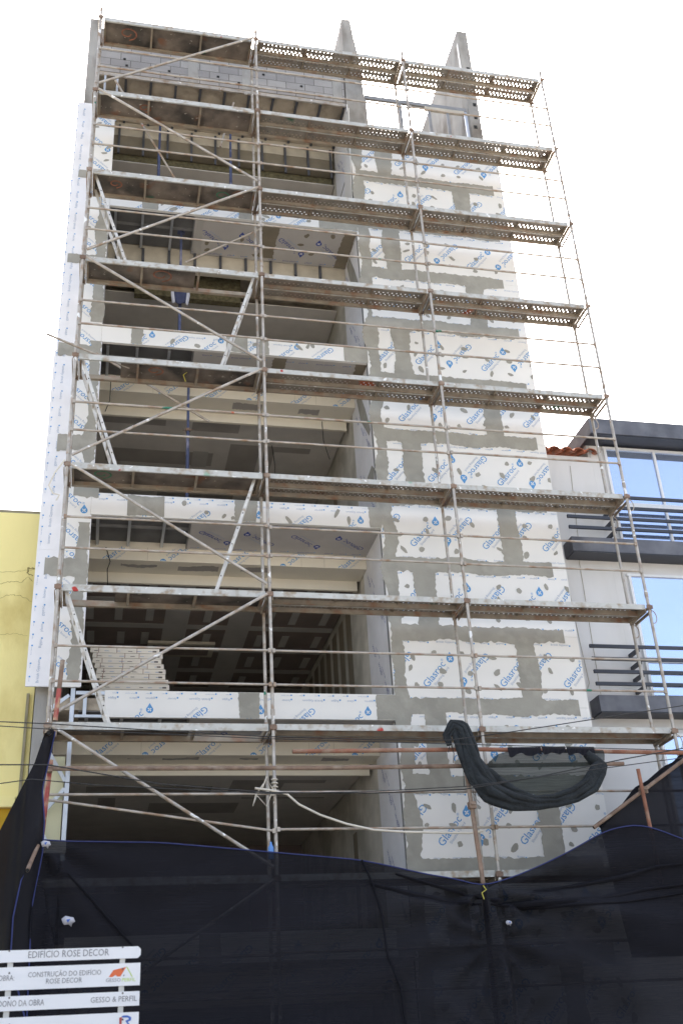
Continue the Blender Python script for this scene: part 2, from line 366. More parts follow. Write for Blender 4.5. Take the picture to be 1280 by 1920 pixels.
# each floor: slab, spandrel, soffit, stepped bulkhead, ceiling
FL = [(3.05, .38), (6.38, .40), (9.65, .39), (13.0, .34), (16.12, .40), (19.45, 0)]
for zb, h in FL:
    part('floor_slab', lambda m: (m.box(-.02, 7.9 if h else 5.05, YF+.07 if h else 1.125, 2.1, zb+.12 if h else 19.72, zb+.3 if h else 19.795, 'concd'), m.box(-.02, 7.9, 2.103, 11.9, zb+.12 if h else 19.72, zb+.3 if h else 19.9, 'concd')))
part('concrete_wall', lambda m: m.box(-.02, 7.9, 11.9, 12.1, 0, 19.7, 'conc'))
part('metal_track', lambda m: m.box(.0, 5.08, 1.075, 1.11, 19.64, 19.72, 'galv'))
for x in (.1, .34): part('metal_stud', lambda m: m.box(x, x+.04, 1.08, 1.11, 18.4, 19.635, 'studl'))
if 1:
    for i in range(10):
        x = .5+i*.5; part('ceiling_channel', lambda m: m.box(x, x+.05, 1.15, 2.28, 19.67, 19.717, 'studd'))
def topback(m):
    m.box(-.02, 5.0, 2.3, 2.5, 19.33, 19.715, 'concl'); m.box(-.02, 5.0, 2.31, 2.49, 19.0, 19.328, 'patch')
part('bulkhead', topback)
part('insulation', lambda m: m.box(.0, 5.0, 2.5, 2.62, 18.78, 18.99, 'wool'), 'yellow mineral wool strip')
for i in range(10):
    x = .42+i*.5
    part('metal_stud', lambda m: m.box(x, x+.045, 2.25, 2.295, 18.78, 19.6, 'studd'))
def logos_strip(F, L0, L1, v, ph=0., k=.8, dark=False, per=.75):
    u = L0+ph; i = 0
    while u < L1+.3:
        F.logo(u, v, R(42) if i % 2 == 0 else R(222), k, dark); u += per*random.uniform(.9, 1.1); i += 1
def ceiling(z, y0, style):
    def fn(m):
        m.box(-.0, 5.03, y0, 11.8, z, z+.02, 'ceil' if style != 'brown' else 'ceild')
        zz = z-.003
        if style == 'brown':
            for y in (y0+1.0, y0+2.2, y0+3.4, y0+4.6, y0+5.8): m.box(0, 5.03, y, y+.22, zz, z, 'ceilp')
            for x in (1.9, 3.1): m.box(x-.15, x+.3, y0, 9, zz-.001, zz, 'ceilp')
            for iy in range(6):
                for ix in range(9):
                    x = .3+ix*.55+random.uniform(-.06, .06); y = y0+.25+iy*1.2
                    m.box(x, x+.14, y, y+.6, zz-.0015, z-.0005, 'ceilp')
            m.box(1.5, 2.8, 5.6, 6.3, z-.12, z-.06, 'concl'); m.box(1.6, 2.7, 5.7, 6.2, z-.122, z-.121, 'ceild')
        elif style == 'grey':
            for x0_, x1_, a, b in ((.2, 1.6, .2, .5), (2.1, 3.0, .3, .6), (.5, 2.6, 1.4, 1.9), (2.9, 3.5, 1.0, 2.1), (3.6, 4.5, 1.0, 1.2), (.7, 1.0, 2.2, 3), (1.6, 3.2, 2.6, 3.4), (3.2, 4.7, 2.2, 2.3), (3.6, 3.8, 1.2, 2.2)):
                m.box(x0_, x1_, y0+a, y0+b, zz, z, 'ceils')
            m.box(2.2, 2.5, y0+1.35, y0+1.95, zz-.001, zz, 'ceilp')
    return fn
def interior_wall(z0, z1, style):
    def fn(m):
        m.box(XC-.0, XC+.035, 2.35, 11.8, z0, z1, 'plaster')
        F = Face(m, (XC, 0, 0), (0, 1, 0), (0, 0, 1), (-1, 0, 0), (2.3, 11, z0, z1))
        if style == 'brown':
            for i in range(7):
                F.poly([(3.5+i*.62, z0+.2), (3.9+i*.62, z0+.2), (3.9+i*.62, z1-.45), (3.5+i*.62, z1-.45)], 'patch', .002)
        else:
            for a, b, c, d in ((3.0, 3.6, .2, 1.1), (4.0, 4.3, .3, 2.0)):
                F.poly([(a, z0+c), (b, z0+c), (b, z0+d), (a, z0+d)], 'patch', .002)
    return fn
STY = ['plain', 'grey', 'brown', 'grey', 'plain', 'plain']
for k, (zb, h) in enumerate(FL):
    top = zb; z0 = (FL[k-1][0]+.3) if k else 0
    part('interior_wall', interior_wall(z0+.01, zb+.1, STY[k] if k != 1 else 'plain'))
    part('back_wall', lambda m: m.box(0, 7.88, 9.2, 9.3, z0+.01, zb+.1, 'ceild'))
    if k == 5:
        part('ceiling', lambda m: m.box(0, 5.03, 2.45, 9, 18.74, 18.76, 'ceil')); continue
    # reveal at the side of the opening, printed boards
    if k:
        pass
    def spand(m):
        m.box(XL+.001 if k != 1 else .72, XC, YF, YF+.06, zb, zb+h, 'board')
        F = Face(m, (0, YF, 0), (1, 0, 0), (0, 0, 1), (0, -1, 0), (XL if k != 1 else .73, XC, zb, zb+h))
        if k in (1, 2):
            F.edge_text(zb+h-.10, True); F.edge_text(zb+h-.035, True, h=.022)
            logos_strip(F, .9, 5, zb-.03, .25, .85, per=.8)
        elif k == 3:
            F.edge_text(zb+h-.09, True, u0=1.7, u1=3.6); logos_strip(F, .7, 5, zb+.07, .3, .85, per=.65)
        else: logos_strip(F, .7, 5, zb+.03, .2, .8, per=.6)
        for i in range(7 if k >= 2 else 0):
            F.blob(random.uniform(.7, 4.6), zb+random.uniform(.05, .3), random.uniform(.04, .11), random.uniform(.03, .05), random.uniform(0, 3))
    part('spandrel_board', spand)
    if 1:
        for a, b in {1: ((2.66, 2.97), (4.76, 5.06)), 2: ((.92, 1.50), (2.62, 2.98), (4.86, 5.06)), 3: ((.86, 1.06), (2.5, 2.88), (3.1, 3.25), (4.62, 5.06)), 4: ((.95, 1.25), (2.74, 3.0), (4.3, 5.06)), 0: ((2.1, 2.4), (4.8, 5.06))}[k]:
            part('joint_filler', lambda m: ragged(Face(m, (0, YF, 0), (1, 0, 0), (0, 0, 1), (0, -1, 0), (0, 9, 0, 30)), a, b, zb+.005, zb+h-.005, jag=.012, wob=.03, ends=(False, False)))
    xs0 = 1.95 if k >= 1 else XL
    def soff(m):
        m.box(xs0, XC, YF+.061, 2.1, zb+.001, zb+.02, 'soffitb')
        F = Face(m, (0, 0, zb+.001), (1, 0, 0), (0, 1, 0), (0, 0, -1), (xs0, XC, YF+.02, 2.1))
        if k in (2, 4):
            logos_strip(F, 2.0, 5, 1.62, .35, .95, True, .72)
            F.edge_text(2.02, False, 'inkd', h=.045); F.edge_text(1.12, True, 'inkd', h=.045)
        elif k == 1: logos_strip(F, 2.0, 5, 1.6, .3, .9, True, .8)
        if k == 3: F.edge_text(1.15, False, 'inkd'); F.edge_text(2.0, False, 'inkd')
        if k == 4:
            ragged(F, 3.25, 3.55, YF+.07, 2.0, 'patch', .004, ends=(False, False)); ragged(F, 4.8, 5.05, YF+.07, 2.09, 'patch', .004, ends=(False, False))
            ragged(F, 1.96, 2.12, YF+.07, 2.09, 'ceilp', .004, ends=(False, False))
            for i in range(8): F.blob(random.uniform(2.2, 4.7), random.uniform(1.15, 2), .07, .045, random.uniform(0, 3), 'patch')
        if k == 3:
            ragged(F, 3.35, 3.6, YF+.07, 2.08, 'patch', .004, ends=(False, False)); ragged(F, 4.85, 5.05, YF+.07, 2.08, 'patch', .004, ends=(False, False))
    part('soffit_board', soff)
    if xs0 > XL:
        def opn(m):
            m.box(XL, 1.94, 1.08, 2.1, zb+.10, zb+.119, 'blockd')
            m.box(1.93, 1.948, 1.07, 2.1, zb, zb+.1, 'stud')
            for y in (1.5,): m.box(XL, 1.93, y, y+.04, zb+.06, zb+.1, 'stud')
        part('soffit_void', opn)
        for x in (.45, .95, 1.5):
            part('metal_stud', lambda m: (m.box(x, x+.05, 1.12, 2.1, zb+.015, zb+.06, 'stud'), m.box(x+.002, x+.048, 1.13, 2.09, zb+.005, zb+.014, 'studl')))
    # stepped bulkhead
    cr = 'cream'
    def bulk(m):
        m.box(-.0, XC-.002, 2.103, 2.16, zb-.24, zb+.1, cr)
        m.box(-.0, XC-.002, 2.161, 2.62, zb-.24, zb-.22, cr)
        m.box(-.0, XC-.06, 2.621, 2.68, zb-.42, zb-.1, cr)
        F = Face(m, (0, 2.103, 0), (1, 0, 0), (0, 0, 1), (0, -1, 0), (XL-.2, XC-.05, zb-.235, zb))
        if k != 4: logos_strip(F, .7, 5, zb-.10, .1, .85, per=1.0 if k == 2 else .85)
        for x in (1.3, 3.9, 4.3): F.poly([(x, zb-.24), (x+.006, zb-.24), (x+.006, zb), (x, zb)], 'concl', .002)
        G = Face(m, (0, 0, zb-.24), (1, 0, 0), (0, 1, 0), (0, 0, -1), (0, XC-.06, 2.17, 2.61))
        for x in (.9, 1.9, 2.8, 4.1):
            if random.random() < .7:
                x += random.uniform(-.3, .3); ragged(G, x, x+random.uniform(.25, .75), 2.22+random.uniform(-.03, .05), 2.36+random.uniform(-.03, .08), 'ceils', .003, ends=(True, True), wob=.06)
    if k < 4: part('bulkhead', bulk)
    else:
        part('bulkhead', lambda m: (m.box(0, XC-.002, 2.12, 2.32, zb-.35, zb+.1, 'concl')))
        for i in range(9): part('metal_stud', lambda m: m.box(.5+i*.5, .55+i*.5, 2.07, 2.118, zb-.3, zb, 'studd'))
        part('insulation', lambda m: m.box(.9, 3.0, 2.7, 2.85, zb-.62, zb+.1, 'wool'), 'exposed mineral wool above the ceiling edge')
    zc = zb-.22 if k < 4 else zb-.45
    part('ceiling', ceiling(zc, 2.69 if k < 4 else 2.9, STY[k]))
# right-hand reveal of the opening: printed boards turned edge on
def reveal(z0, z1, k):
    def fn(m):
        m.box(XC+.001, XC+.03, YF+.061, 2.35, z0, z1, 'board_side')
        F = Face(m, (XC, 0, 0), (0, 1, 0), (0, 0, 1), (-1, 0, 0), (YF+.04, 2.3, z0, z1))
        for i in range(6):
            F.text('Gyproc', 1.35+.3*(i % 3), z0+.2+i*.42, .10, R(62), 'inkd')
            F.text('gyproc  gyproc', 1.2+.25*(i % 3), z0+.1+i*.42, .05, R(55), 'inkd')
        F.poly([(YF+.002, z0), (YF+.11, z0), (YF+.10, z1), (YF+.002, z1)], 'bead', .003)  # corner line painted dark as it sits in shade
        if k in (3, 4):
            z = (z0+z1)/2
            F.poly([(1.15, z+.2), (1.28, z+.15), (1.75, z+.75), (1.95, z+1.35), (1.7, z+1.35), (1.4, z+.8)], 'filler', .004)
        if k == 3: F.poly([(1.1, z0+.9), (1.25, z0+1.05), (1.6, z0+1.0), (1.5, z0+.6), (1.25, z0+.5)], 'filler', .004)
    return fn
for k in range(6):
    z0 = FL[k-1][0]+.3 if k else 0; z1 = FL[k][0] if k < 5 else 19.7
    part('reveal_board', reveal(z0+.31 if 0 else z0+.005, z1, k), parent=B)
# loose board edge leaning at the top of the reveal
def loose(m):
    m.beam((5.02, 1.35, 17.0), (5.02, 1.05, 19.3), .012, .55, 'board', (0, 1, 0))
part('loose_board', loose, 'narrow board standing loose on edge at the opening')

# main wall boards, one row at a time
vj = {}
for i, (z0, z1) in enumerate(ROWS):
    xj = 7.3 if i % 2 == 1 else 5.72
    if 5.3 < z0 < 5.5: xj = 5.66
    vj[i] = xj
    for (a, b) in ((XC, xj-.002), (xj+.002, XR)):
        def bd(m):
            m.box(a, b, YF+random.uniform(0, .001), YF+.028, z0+.002, z1-.002, 'board')
            F = Face(m, (0, YF, 0), (1, 0, 0), (0, 0, 1), (0, -1, 0), (a+.01, b-.01, z0+.01, z1-.01))
            F.edge_text(z1-.16, i % 2 == 0, 'ink2'); F.edge_text(z0+.12, i % 2 == 0, 'ink2')
            zc = (z0+z1)/2+.0; u = a+(.18 if a > 5.5 else .1)+(.0 if i % 2 else .3); j = i % 2
            while u < b+.3:
                F.logo(u, zc+random.uniform(-.03, .03)+(.03 if j % 2 else -.02), R(50) if j % 2 == 0 else R(230), 1.0); u += .63; j += 1
            n = int((b-a)/.4)
            for q in range(n):
                for t in range(3):
                    if random.random() < .82:
                        F.blob(a+.3+q*.45+random.uniform(-.08, .08), z0+.3+t*.27+random.uniform(-.05, .05), random.uniform(.045, .085), random.uniform(.03, .05), random.uniform(-1.5, 1.5))
        part('sheathing_board', bd)
def wallfill(u0, u1, v0, v1, **kw):
    def fn(m):
        F = Face(m, (0, YF, 0), (1, 0, 0), (0, 0, 1), (0, -1, 0), (0, 9, 0, 30)); ragged(F, u0, u1, v0, v1, **kw)
    part('joint_filler', fn)
for i, (z0, z1) in enumerate(ROWS):
    if i < len(ROWS)-1: wallfill(XC+.1, XR-random.uniform(.12, .3), z1-.13, z1+.13, ends=(False, True), wob=.035, off=.0050)
    xj = vj[i]; wallfill(xj-.17, xj+.17, z0+.08, z1-.08, ends=(False, False), wob=.035, off=.0042)
wallfill(XC+.003, XC+.22, .6, 18.9, ends=(False, False), wob=.08, off=.0058, jag=.03)
# left pier
for z0, z1, xl in ((6.82, 9.0, -.40), (9.0, 11.0, -.40), (11.0, 12.75, -.40), (12.75, 14.8, -.37), (14.8, 16.8, -.37), (16.8, 18.35, -.36)):
    def pr(m):
        zt = 18.7 if z1 > 18 else z1
        m.box(xl, -.07, YF+.002, YF+.03, z0+.002, zt, 'board_side'); m.box(-.068, XL-.002, YF, YF+.03, z0+.002, z1-.003, 'board')
        F = Face(m, (0, YF+.002, 0), (0, 0, 1), (-1, 0, 0), (0, -1, 0), (z0+.02, zt-.02, .08, -xl-.01))
        F.edge_text(.22, False, 'ink2', h=.058); F.edge_text(.35, False, 'ink2', h=.02)
        G = Face(m, (0, YF, 0), (1, 0, 0), (0, 0, 1), (0, -1, 0), (-.06, XL-.01, z0+.01, z1-.01))
        z = z0+.3; j = 0
        while z < z1+.1:
            G.logo(.08, z, R(-42) if j % 2 else R(138), .9); z += .62; j += 1
        if z0 > 13:
            for q in range(6): G.blob(random.uniform(0, .3), random.uniform(z0+.1, z1-.1), .06, .03, random.uniform(0, 1))
    part('sheathing_board', pr)
def pfill(u0, u1, v0, v1, **kw):
    def fn(m):
        F = Face(m, (0, YF, 0), (1, 0, 0), (0, 0, 1), (0, -1, 0), (-1, 9, 0, 30)); ragged(F, u0, u1, v0, v1, **kw)
    part('joint_filler', fn)
for z, h, a in ((8.72, .3, -.3), (10.93, .32, -.26), (12.78, .26, -.37), (14.78, .2, -.34)): pfill(a, XL, z-h/2, z+h/2, ends=(True, False), wob=.03, off=.005)
pfill(-.24, -.06, 16.7, 16.95, off=.005)
pfill(.17, XL-.003, 6.9, 9.5, ends=(False, False), wob=.05, off=.0044); pfill(.19, XL-.003, 10.1, 13.0, ends=(False, False), wob=.06, off=.0044)
pfill(.17, XL-.003, 13.4, 16.1, ends=(False, False), wob=.06, off=.0044)
pfill(.05, .5, 9.95, 10.2, off=.0047)
part('corner_strip', lambda m: (m.box(XL-.001, XL+.018, YF-.001, YF+.05, 6.83, 9.64, 'board_side'), m.box(XL-.001, XL+.018, YF-.001, YF+.05, 10.06, 12.98, 'board_side'), m.box(XL-.001, XL+.012, YF-.001, YF+.05, 13.36, 16.1, 'bead')))
# bare frame at the foot of the left pier
def stud1(fn): part('metal_stud', fn)
stud1(lambda m: m.box(.24, .30, YF+.03, YF+.09, 4.4, 6.82, 'studl'))
for p, q in (((-.1, 6.05), (.24, 5.48)), ((.24, 5.38), (-.1, 4.95)), ((-.1, 4.92), (.08, 4.6)), ((-.05, 6.5), (.22, 6.72))):
    stud1(lambda m: m.beam((p[0], YF+.08, p[1]), (q[0], YF+.08, q[1]), .05, .04, 'studl', (0, 1, 0)))
stud1(lambda m: m.box(.31, .72, YF+.02, YF+.06, 6.72, 6.77, 'studl')); stud1(lambda m: m.box(.31, .72, YF+.02, YF+.06, 6.38, 6.42, 'studl')); stud1(lambda m: m.box(.42, .47, YF+.03, YF+.06, 6.42, 6.72, 'studl'))
part('insulation_board', lambda m: m.box(-.02, .22, YF+.16, YF+.2, 4.55, 5.85, 'insul'), 'pale yellow board at the foot of the left pier')
part('sheathing_board', lambda m: m.box(-.1, .31, YF, YF+.03, 4.5, 4.66, 'board'))
# roof stud frame between column and end wall
def rf(m):
    y = 1.35
    m.box(5.56, 7.86, y, y+.06, 20.3, 20.4, 'stud')
    m.box(6.9, 7.8, y-.003, y+.05, 20.2, 20.298, 'concl')
part('roof_rail', rf, 'metal head rail across the roof opening')
for x in (5.56, 6.35, 7.0, 7.42, 7.84): part('metal_stud', lambda m: m.box(x-.03, x+.03, 1.36, 1.40, 18.86, 20.298, 'stud' if x < 7.5 else 'studl'))
for x, z in ((8.0, 20.05), (8.02, 20.45), (7.96, 19.75), (8.0, 21.6)):
    part('putlog_hole', lambda m: m.box(x, x+.07, YF+.29, YF+.299, z, z+.09, 'hole'))
# floor junk visible through the ground opening, interior cables
part('interior_door', lambda m: m.box(3.9, 4.4, 8.9, 9.1, 3.4, 5.4, 'rubble'))
if 1:
    for pts in (((.62, 2.05, 9.6), (.7, 2.07, 9.35), (.66, 2.06, 9.2), (.68, 2.5, 9.1)), ((3.7, 3.6, 12.75), (3.75, 3.6, 12.3), (3.74, 3.6, 11.6)), ((.55, 2.0, 12.9), (.55, 2.05, 12.5), (.48, 2.1, 12.3)), ((4.5, 2.55, 12.7), (4.52, 2.6, 12.3), (4.62, 2.6, 11.9)), ((3.4, 3, 6.1), (3.5, 3, 5.5), (3.35, 3, 5.1))):
        part('hanging_wire', lambda m: m.tube(pts, .008, 'cable', 5))

# ================================================================ SCAFFOLDING
SC = thing('scaffolding', 'nine deck facade scaffolding of paint splashed tubes in front of the building', 'scaffolding', (4.5, .3, 0))
W = .62; PX = (0, 3.0, 6.02, 9.04)
def sp(name, mb): return mb.build(name, SC)
for x in PX:
    for y in (0, W):
        m = MB(); m.tube([(x, y, .14), (x, y, 20.12)], .0245, 'galv', 10); m.tube([(x, y, 20.12), (x, y, 20.32)], .012, 'galv', 6)
        for n in range(1, 11): m.tube([(x, y, 2*n+.12), (x, y, 2*n+.2)], .031, 'galvr', 8)
        sp('standard', m)
for x in PX:
    for n in range(2, 11):
        z = 2*n; m = MB()
        m.tube([(x, 0, z-.06), (x, W, z-.06)], .022, 'flange', 8)
        m.beam((x-.045, .03, z-.11), (x-.045, W-.03, z-.11), .012, .05, 'flange'); m.beam((x+.045, .03, z-.11), (x+.045, W-.03, z-.11), .012, .05, 'flange')
        sp('transom', m)
first = None
for x in PX:
    for n in range(2, 11):
        for y in (0, W):
            if first is None:
                m = MB(); m.tube([(0, 0, -.10), (0, 0, -.02)], .036, 'rustd', 8); m.box(-.05, .05, -.035, -.02, -.09, -.03, 'rustd')
                first = m.build('coupler', SC); c = first
            else: c = first.copy(); COL.objects.link(c)
            c.location = Vector((x, y, 2*n))
# locking hooks hanging under the right hand end
for n in range(2, 11):
    m = MB(); pts = [(PX[3]+.03+.07*math.sin(t), -.0, 2*n-.22+.11*math.cos(t)) for t in [i*math.pi/8 for i in range(9)]]
    m.tube(pts, .008, 'galvr', 5); sp('locking_hook', m); pts = [(a, W, b) for a, _, b in pts]; m = MB(); m.tube(pts, .008, 'galvr', 5); sp('locking_hook', m)
# rails and braces
for n in range(1, 10):
    for b in range(3):
        for dz in (.55, 1.04):
            z = 2*n+dz+random.uniform(-.015, .015); m = MB()
            zl = z+(.43 if (n, b, dz) == (2, 0, .55) else 0)      # one rail hangs askew
            m.tube([(PX[b]+.02, -.035, zl), (PX[b+1]-.02, -.035, z)], .0185, 'galvr', 8)
            m.box(PX[b]+.01, PX[b]+.05, -.055, -.02, zl-.03, zl+.03, 'galvr'); m.box(PX[b+1]-.05, PX[b+1]-.01, -.055, -.02, z-.03, z+.03, 'galvr')
            sp('guardrail', m)
for n in range(1, 10):
    lo, hi = (PX[0]+.06, PX[1]-.05) if n % 2 == 1 else (PX[1]-.05, PX[0]+.06)
    m = MB(); m.tube([(lo, -.06, 2*n+.08), (hi, -.06, 2*n+1.92)], .024, 'galv', 8); sp('brace', m)
for p, q in (((.3, .66, 19.1), (1.55, 1.05, 17.0)), ((1.75, .8, 14.75), (3.1, .66, 15.6)), ((.3, .66, 12.5), (2.2, .9, 11.45)), ((2.65, .8, 19.0), (2.4, .95, 17.9))):
    m = MB(); m.tube([p, q], .02, 'galvr', 8); sp('wall_tie', m)
# perforated steel planks: real holes punched through
def plank(L):
    m = MB(); Wp = .285; n = 72; c = L/n; rows = 5; rw = (Wp-.03)/rows
    vs = []; fs = []
    for j in range(rows):
        for i in range(n):
            x0, y0 = i*c, .015+j*rw; x1, y1 = x0+c, y0+rw; o = len(vs)
            if j != 2 and (i+j) % 2 == 0 and 1 < i < n-2 and i % 24 not in (0, 23):
                r = .0135; cx, cy = (x0+x1)/2, (y0+y1)/2
                vs += [(x0, y0, 0), (x1, y0, 0), (x1, y1, 0), (x0, y1, 0)]+[(cx+r*math.cos(t), cy+r*math.sin(t), 0) for t in [R(225+45*k) for k in range(8)]]
                fs += [(o, o+1, o+6, o+5, o+4), (o+1, o+2, o+8, o+7, o+6), (o+2, o+3, o+10, o+9, o+8), (o+3, o, o+4, o+11, o+10)]
            else:
                vs += [(x0, y0, 0), (x1, y0, 0), (x1, y1, 0), (x0, y1, 0)]; fs.append((o, o+1, o+2, o+3))
    m.add([(a, b, -.004) for a, b, _ in vs], fs, 'steel')
    for y, mt in ((0, 'fascia'), (Wp-.015, 'flange')):
        m.box(0, L, y, y+.015, -.085, 0, mt); m.box(0, L, y if y else y+.0155, (y+.03) if y == 0 else y-.02, -.085, -.078, 'flange')
    for x in (0.0, L-.02): m.box(x, x+.02, .0155, Wp-.0155, -.08, -.006, 'flange')
    for x in (L/3, 2*L/3): m.box(x, x+.015, .0155, Wp-.0155, -.03, -.006, 'flange')
    return m
def plank_proto(L, y, edge):
    m = plank(L)
    return m
protoA = None
for b in (1, 2):
    L = PX[b+1]-PX[b]-.1
    for n in range(2, 11):
        for q in range(2):
            if protoA is None: protoA = plank(L).build('deck_plank', SC); c = protoA
            else: c = protoA.copy(); COL.objects.link(c)
            c.location = Vector((PX[b]+.05, .02+q*.295, 2*n))
            c.scale = (1, 1, 1)
# left bay: framed plywood platforms, some with an open hatch
HATCH = {6: (.12, .62), 4: (.12, .7), 7: (1.93, 2.86), 3: (1.93, 2.86)}
for n in range(2, 11):
    z = 2*n; x0, x1 = PX[0]+.06, PX[1]-.06; m = MB()
    m.box(x0, x1, .02, .05, z-.10, z, 'fascia'); m.box(x0, x1, W-.05, W-.02, z-.10, z, 'flange'); m.box(x0, x1, W-.08, W-.0505, z-.10, z-.09, 'flange')
    for x in (x0, x0+.9, x0+1.86, x1-.04): m.box(x, x+.035, .0505, W-.0505, z-.085, z-.016, 'flange')
    h = HATCH.get(n)
    if h:
        if h[0] < 1: m.box(h[1]+.09, x1, .0505, W-.0505, z-.015, z-.003, 'ply')
        else: m.box(x0, h[0]-.05, .0505, W-.0505, z-.015, z-.003, 'ply')
    else: m.box(x0, x1, .0505, W-.0505, z-.015, z-.003, 'ply')
    pl = sp('platform', m)
    for gx, gr, gm in {10: ((.52, .15, 'pred'),), 8: ((.45, .10, 'pred'), (2.35, .12, 'spraygreen')), 7: ((1.3, .16, 'pred'),), 6: ((1.25, .12, 'pred'),), 5: ((.5, .13, 'spraygreen'),), 9: ((.9, .1, 'pred'),)}.get(n, ()):
        m = MB(); P = [(gx+gr*(.3+.7*t/14)*1.3*math.cos(t*.55), .31+gr*(.3+.7*t/14)*math.sin(t*.55)) for t in range(15)]
        for a, b in zip(P[:-1], P[1:]):
            d = Vector((b[0]-a[0], b[1]-a[1])).normalized(); e = (-d.y*.014, d.x*.014); zq = z-.018
            m.quad((a[0]-e[0], a[1]-e[1], zq), (b[0]-e[0], b[1]-e[1], zq), (b[0]+e[0], b[1]+e[1], zq), (a[0]+e[0], a[1]+e[1], zq), gm)
        m.build('spray_mark', pl)

# ladders inside the left bay
def ladder(p, q, label):
    p, q = Vector(p), Vector(q); t = thing('ladder', label, 'ladder', p, 'ladders inside the left scaffolding bay')
    d = (q-p); L = d.length; dn = d.normalized(); off = Vector((0, .38, 0))
    for k, o in enumerate((Vector(), off)):
        m = MB(); m.beam(p+o, q+o, .028, .046, 'alu', (0, 1, 0) if 0 else dn.cross(Vector((0, 1, 0))))
        for i in range(1, int(L/.28)): m.box(*[c for a in range(3) for c in ((p+o+dn*i*.28)[a]-(.009 if a != 1 else .016), (p+o+dn*i*.28)[a]+(.009 if a != 1 else .016))], 'hole')
        m.build('stile', t)
    for i in range(1, int(L/.28)):
        m = MB(); c = p+dn*i*.28; m.tube([c+Vector((0, .0165, 0)), c+off-Vector((0, .0165, 0))], .013, 'alu', 6); m.build('rung', t)
ladder((.72, .14, 14.0), (.08, .14, 16.05), 'aluminium ladder leaning left to the third deck from the top')
ladder((2.30, .14, 12.0), (2.90, .14, 14.05), 'aluminium ladder leaning right through the open hatch to the fourth deck from the top')
ladder((.72, .14, 10.0), (.09, .14, 12.03), 'aluminium ladder leaning left through the open hatch to the fifth deck from the top')
ladder((2.22, .14, 8.0), (2.86, .14, 10.05), 'aluminium ladder leaning right to the sixth deck from the top')
ladder((.80, .14, 6.0), (.08, .14, 8.05), 'aluminium ladder leaning left beside the stack of plasterboards')

# ================================================================ THINGS IN AND ON THE BUILDING
# plasterboard packs
names = ['bottom', 'second from the bottom', 'third from the bottom', 'fourth from the bottom', 'fifth from the bottom', 'sixth from the bottom', 'seventh from the bottom',
         'seventh from the top', 'sixth from the top', 'fifth from the top', 'fourth from the top', 'third from the top', 'second from the top', 'topmost']
z = 6.70; sh = 0
for i, nme in enumerate(names):
    h = .084; sh = [.17, .15, .16, .14, .12, .1, .13, .11, .05, .06, .03, -.02, -.01, -.05][i]
    m = MB(); x0, x1 = .52+sh+random.uniform(-.01, .01), 1.60+sh*.9+random.uniform(-.01, .01); y0 = 2.72-.5
    m.box(x0, x1, y0, y0+2.2, z, z+h*.48, 'pboard'); m.box(x0+.004, x1-.003, y0+.004, y0+2.19, z+h*.5, z+h-.003, 'pboard')
    F = Face(m, (0, y0, 0), (1, 0, 0), (0, 0, 1), (0, -1, 0), (x0, x1, z, z+h))
    for q in range(6):
        a = x0+.06+q*.17+random.uniform(-.03, .03); F.poly([(a, z+h*.3), (a+random.uniform(.04, .1), z+h*.3), (a+.06, z+h*.42), (a, z+h*.42)], 'ink2' if q % 3 else 'pdark', .002)
    if i > 7:
        for q in range(3): a = x0+.12+q*.33+random.uniform(-.06, .06); F.poly([(a, z), (a+.008, z), (a+.008, z+h), (a, z+h)], 'pred', .003)
    a = x1-.11; F.poly([(a, z+.02), (a+.06, z+.02), (a+.06, z+.045), (a, z+.045)], 'pdark', .003)
    o = m.build('plasterboard_pack', None, (x0, y0, z)); tag(o, f'pale plasterboard pack, {nme} in the stack behind the lowest white beam', 'plasterboard', 'plasterboard packs stacked on the lower floor')
    z += h+.002
# acrow props
def prop(x, y, z0, z1, label):
    t = thing('steel_prop', label, 'prop', (x, y, z0), 'blue steel props holding up the slabs'); mid = z0+(z1-z0)*.55
    m = MB(); m.tube([(x, y, z0+.006), (x, y, mid)], .03, 'prop', 10); m.build('outer_tube', t)
    m = MB(); m.tube([(x, y, mid+.05), (x, y, z1-.006)], .024, 'prop', 10); m.build('inner_tube', t)
    m = MB(); m.tube([(x, y, mid), (x, y, mid+.05)], .045, 'rustd', 10); m.beam((x-.09, y, mid+.02), (x+.09, y, mid+.04), .012, .012, 'rustd'); m.build('collar', t)
    m = MB(); m.box(x-.07, x+.07, y-.07, y+.07, z0, z0+.006, 'prop'); m.build('base_plate', t)
    m = MB(); m.box(x-.07, x+.07, y-.07, y+.07, z1-.006, z1, 'prop'); m.build('head_plate', t)
prop(1.25, 1.6, 16.43, 19.71, 'blue steel prop on the top storey, left of the two there')
prop(2.68, 1.6, 16.43, 19.71, 'blue steel prop on the top storey, right of the two there')
prop(1.72, 1.6, 13.31, 16.2, 'blue steel prop with a dark garment hanging on it')
prop(1.90, 1.6, 9.96, 13.08, 'blue steel prop in front of the cream bulkhead on the middle storey')
